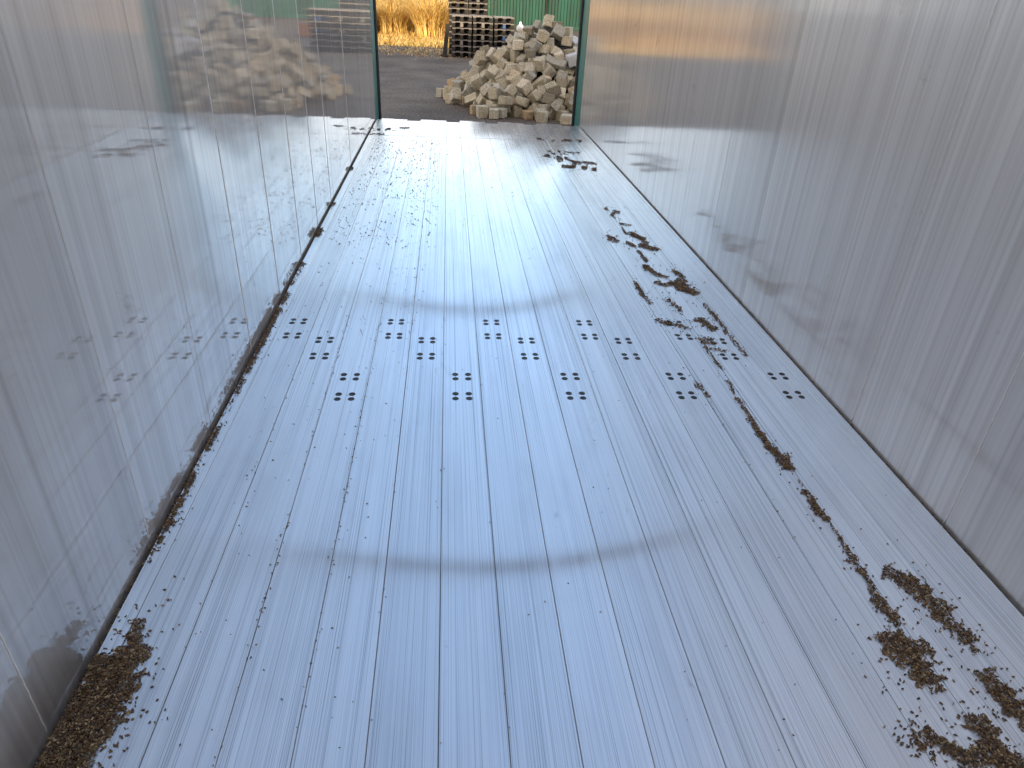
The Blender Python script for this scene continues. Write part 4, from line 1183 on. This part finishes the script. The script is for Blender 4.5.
cl = [(-.9, 25.6, .75, 1.5, 1500, 'golden fountain shaped clump of dry grass just left of the pallet stacks'),
      (-2.3, 26.6, .8, 1.2, 1300, 'tangled dry golden grass clump beside the left end of the opening'),
      (-.35, 27.6, .6, 1.6, 900, 'dry grass clump standing behind the pallet stacks'),
      (-3.6, 25.5, .9, 1.3, 1100, 'dry grass clump hidden behind the left wall, mirrored in the right wall')]
for c_ in cl: clump(*c_)
for i in range(13):
    clump(-10.2 + i * .75 + random.uniform(-.2, .2), 29 + random.uniform(-.8, 1.2), .9, random.uniform(1.3, 1.9), 520, 'tall dry golden grass clump in the back row of the meadow', .7, 'back row of dry grass clumps')
for i in range(9):
    clump(-11 + i * .85, 25.5 + random.uniform(-.8, 1), .8, random.uniform(1.0, 1.5), 600, 'dry golden grass clump mirrored in the right wall, left of the opening', .8, 'dry grass clumps left of the opening')
V, F = [], []
for _ in range(14000):
    x = random.uniform(-11, .85); y = 21.75 + 7 * random.random() ** 1.3
    if y < 22.0 and random.random() < .5: continue
    blade(V, F, (x, y, GZ), random.uniform(.06, .22) * (1 + (y - 22) * .12), random.uniform(.6, 2.2), random.uniform(0, 6.3), .009)
me = bpy.data.meshes.new('dry_grass_verge'); me.from_pydata([tuple(v) for v in V], [], F); me.materials.append(M_STRAW)
tag(link(bpy.data.objects.new('dry_grass_verge', me)), 'low matted yellow grass along the sunlit edge of the gravel yard', 'grass', None, 'stuff')
V, F = [], []
for _ in range(900):
    x = random.gauss(-1.1, .8); y = random.gauss(20.2, .8)
    if y > 21.8: continue
    blade(V, F, (x, y, GZ + .002), random.uniform(.03, .10), random.uniform(1.5, 3), random.uniform(0, 6.3), .007)
me = bpy.data.meshes.new('loose_straw'); me.from_pydata([tuple(v) for v in V], [], F); me.materials.append(M_STRAW)
tag(link(bpy.data.objects.new('loose_straw', me)), 'loose dry straw strewn on the gravel left of the pallets', 'straw', None, 'stuff')

def bush(x, y, r, h):  # bushes added out of view to keep white sky off the wall reflection
    V, F = [], []
    for _ in range(420):
        a_ = random.uniform(0, 6.3); q = r * random.random() ** .6 * .8
        hh = h * random.uniform(.45, 1) * (1 - .35 * (q / r) ** 2)
        blade(V, F, (q * math.cos(a_), q * math.sin(a_), 0), hh, random.uniform(.1, .5), a_ + random.gauss(0, .6), .035)
        for _k in range(3):
            t_ = random.uniform(.3, .8)
            blade(V, F, (q * math.cos(a_) * 1.15, q * math.sin(a_) * 1.15, hh * t_), hh * .35, random.uniform(.5, 1.6), random.uniform(0, 6.3), .02)
    me = bpy.data.meshes.new('sky_blocker_bush'); me.from_pydata([tuple(v) for v in V], [], F); me.materials.append(M_TWIG)
    o = link(bpy.data.objects.new('sky_blocker_bush', me)); o.location = (x, y, GZ)
    tag(o, 'bare brown bush added far beyond the dry grass to block low sky', 'bush', 'bare bushes added beyond the meadow to block low sky')
for i in range(9):
    bush(-27 + i * 3.3, 37 + random.uniform(-.8, .8), 1.6, random.uniform(3.2, 4.6))

# ------------------------------------------------------------------ unseen shed added behind the camera to shade the yard
sh = empty('sun_blocker_shed', (0, -18, GZ))
tag(sh, 'large grey unseen shed added behind the trailer front to shade the yard', 'shed')
bm = bmesh.new(); bx(bm, -32, 26, -4, 4, 0, 7.9, .02)
for i in range(96): bx(bm, -31.8 + i * .6, -31.5 + i * .6, 4, 4.05, .1, 7.8)
from_bm('wall', bm, M_SUN_BLOCK, sh)
bm = bmesh.new()
v = [bm.verts.new(q) for q in ((-32.3, -4.4, 7.9), (26.3, -4.4, 7.9), (26.3, 4.3, 7.9), (-32.3, 4.3, 7.9), (-32.3, 0, 9.0), (26.3, 0, 9.0))]
for f in ((0, 1, 2, 3), (3, 2, 5, 4), (0, 4, 5, 1), (0, 3, 4), (1, 5, 2)): bm.faces.new([v[i] for i in f])
from_bm('roof', bm, M_GALV, sh)
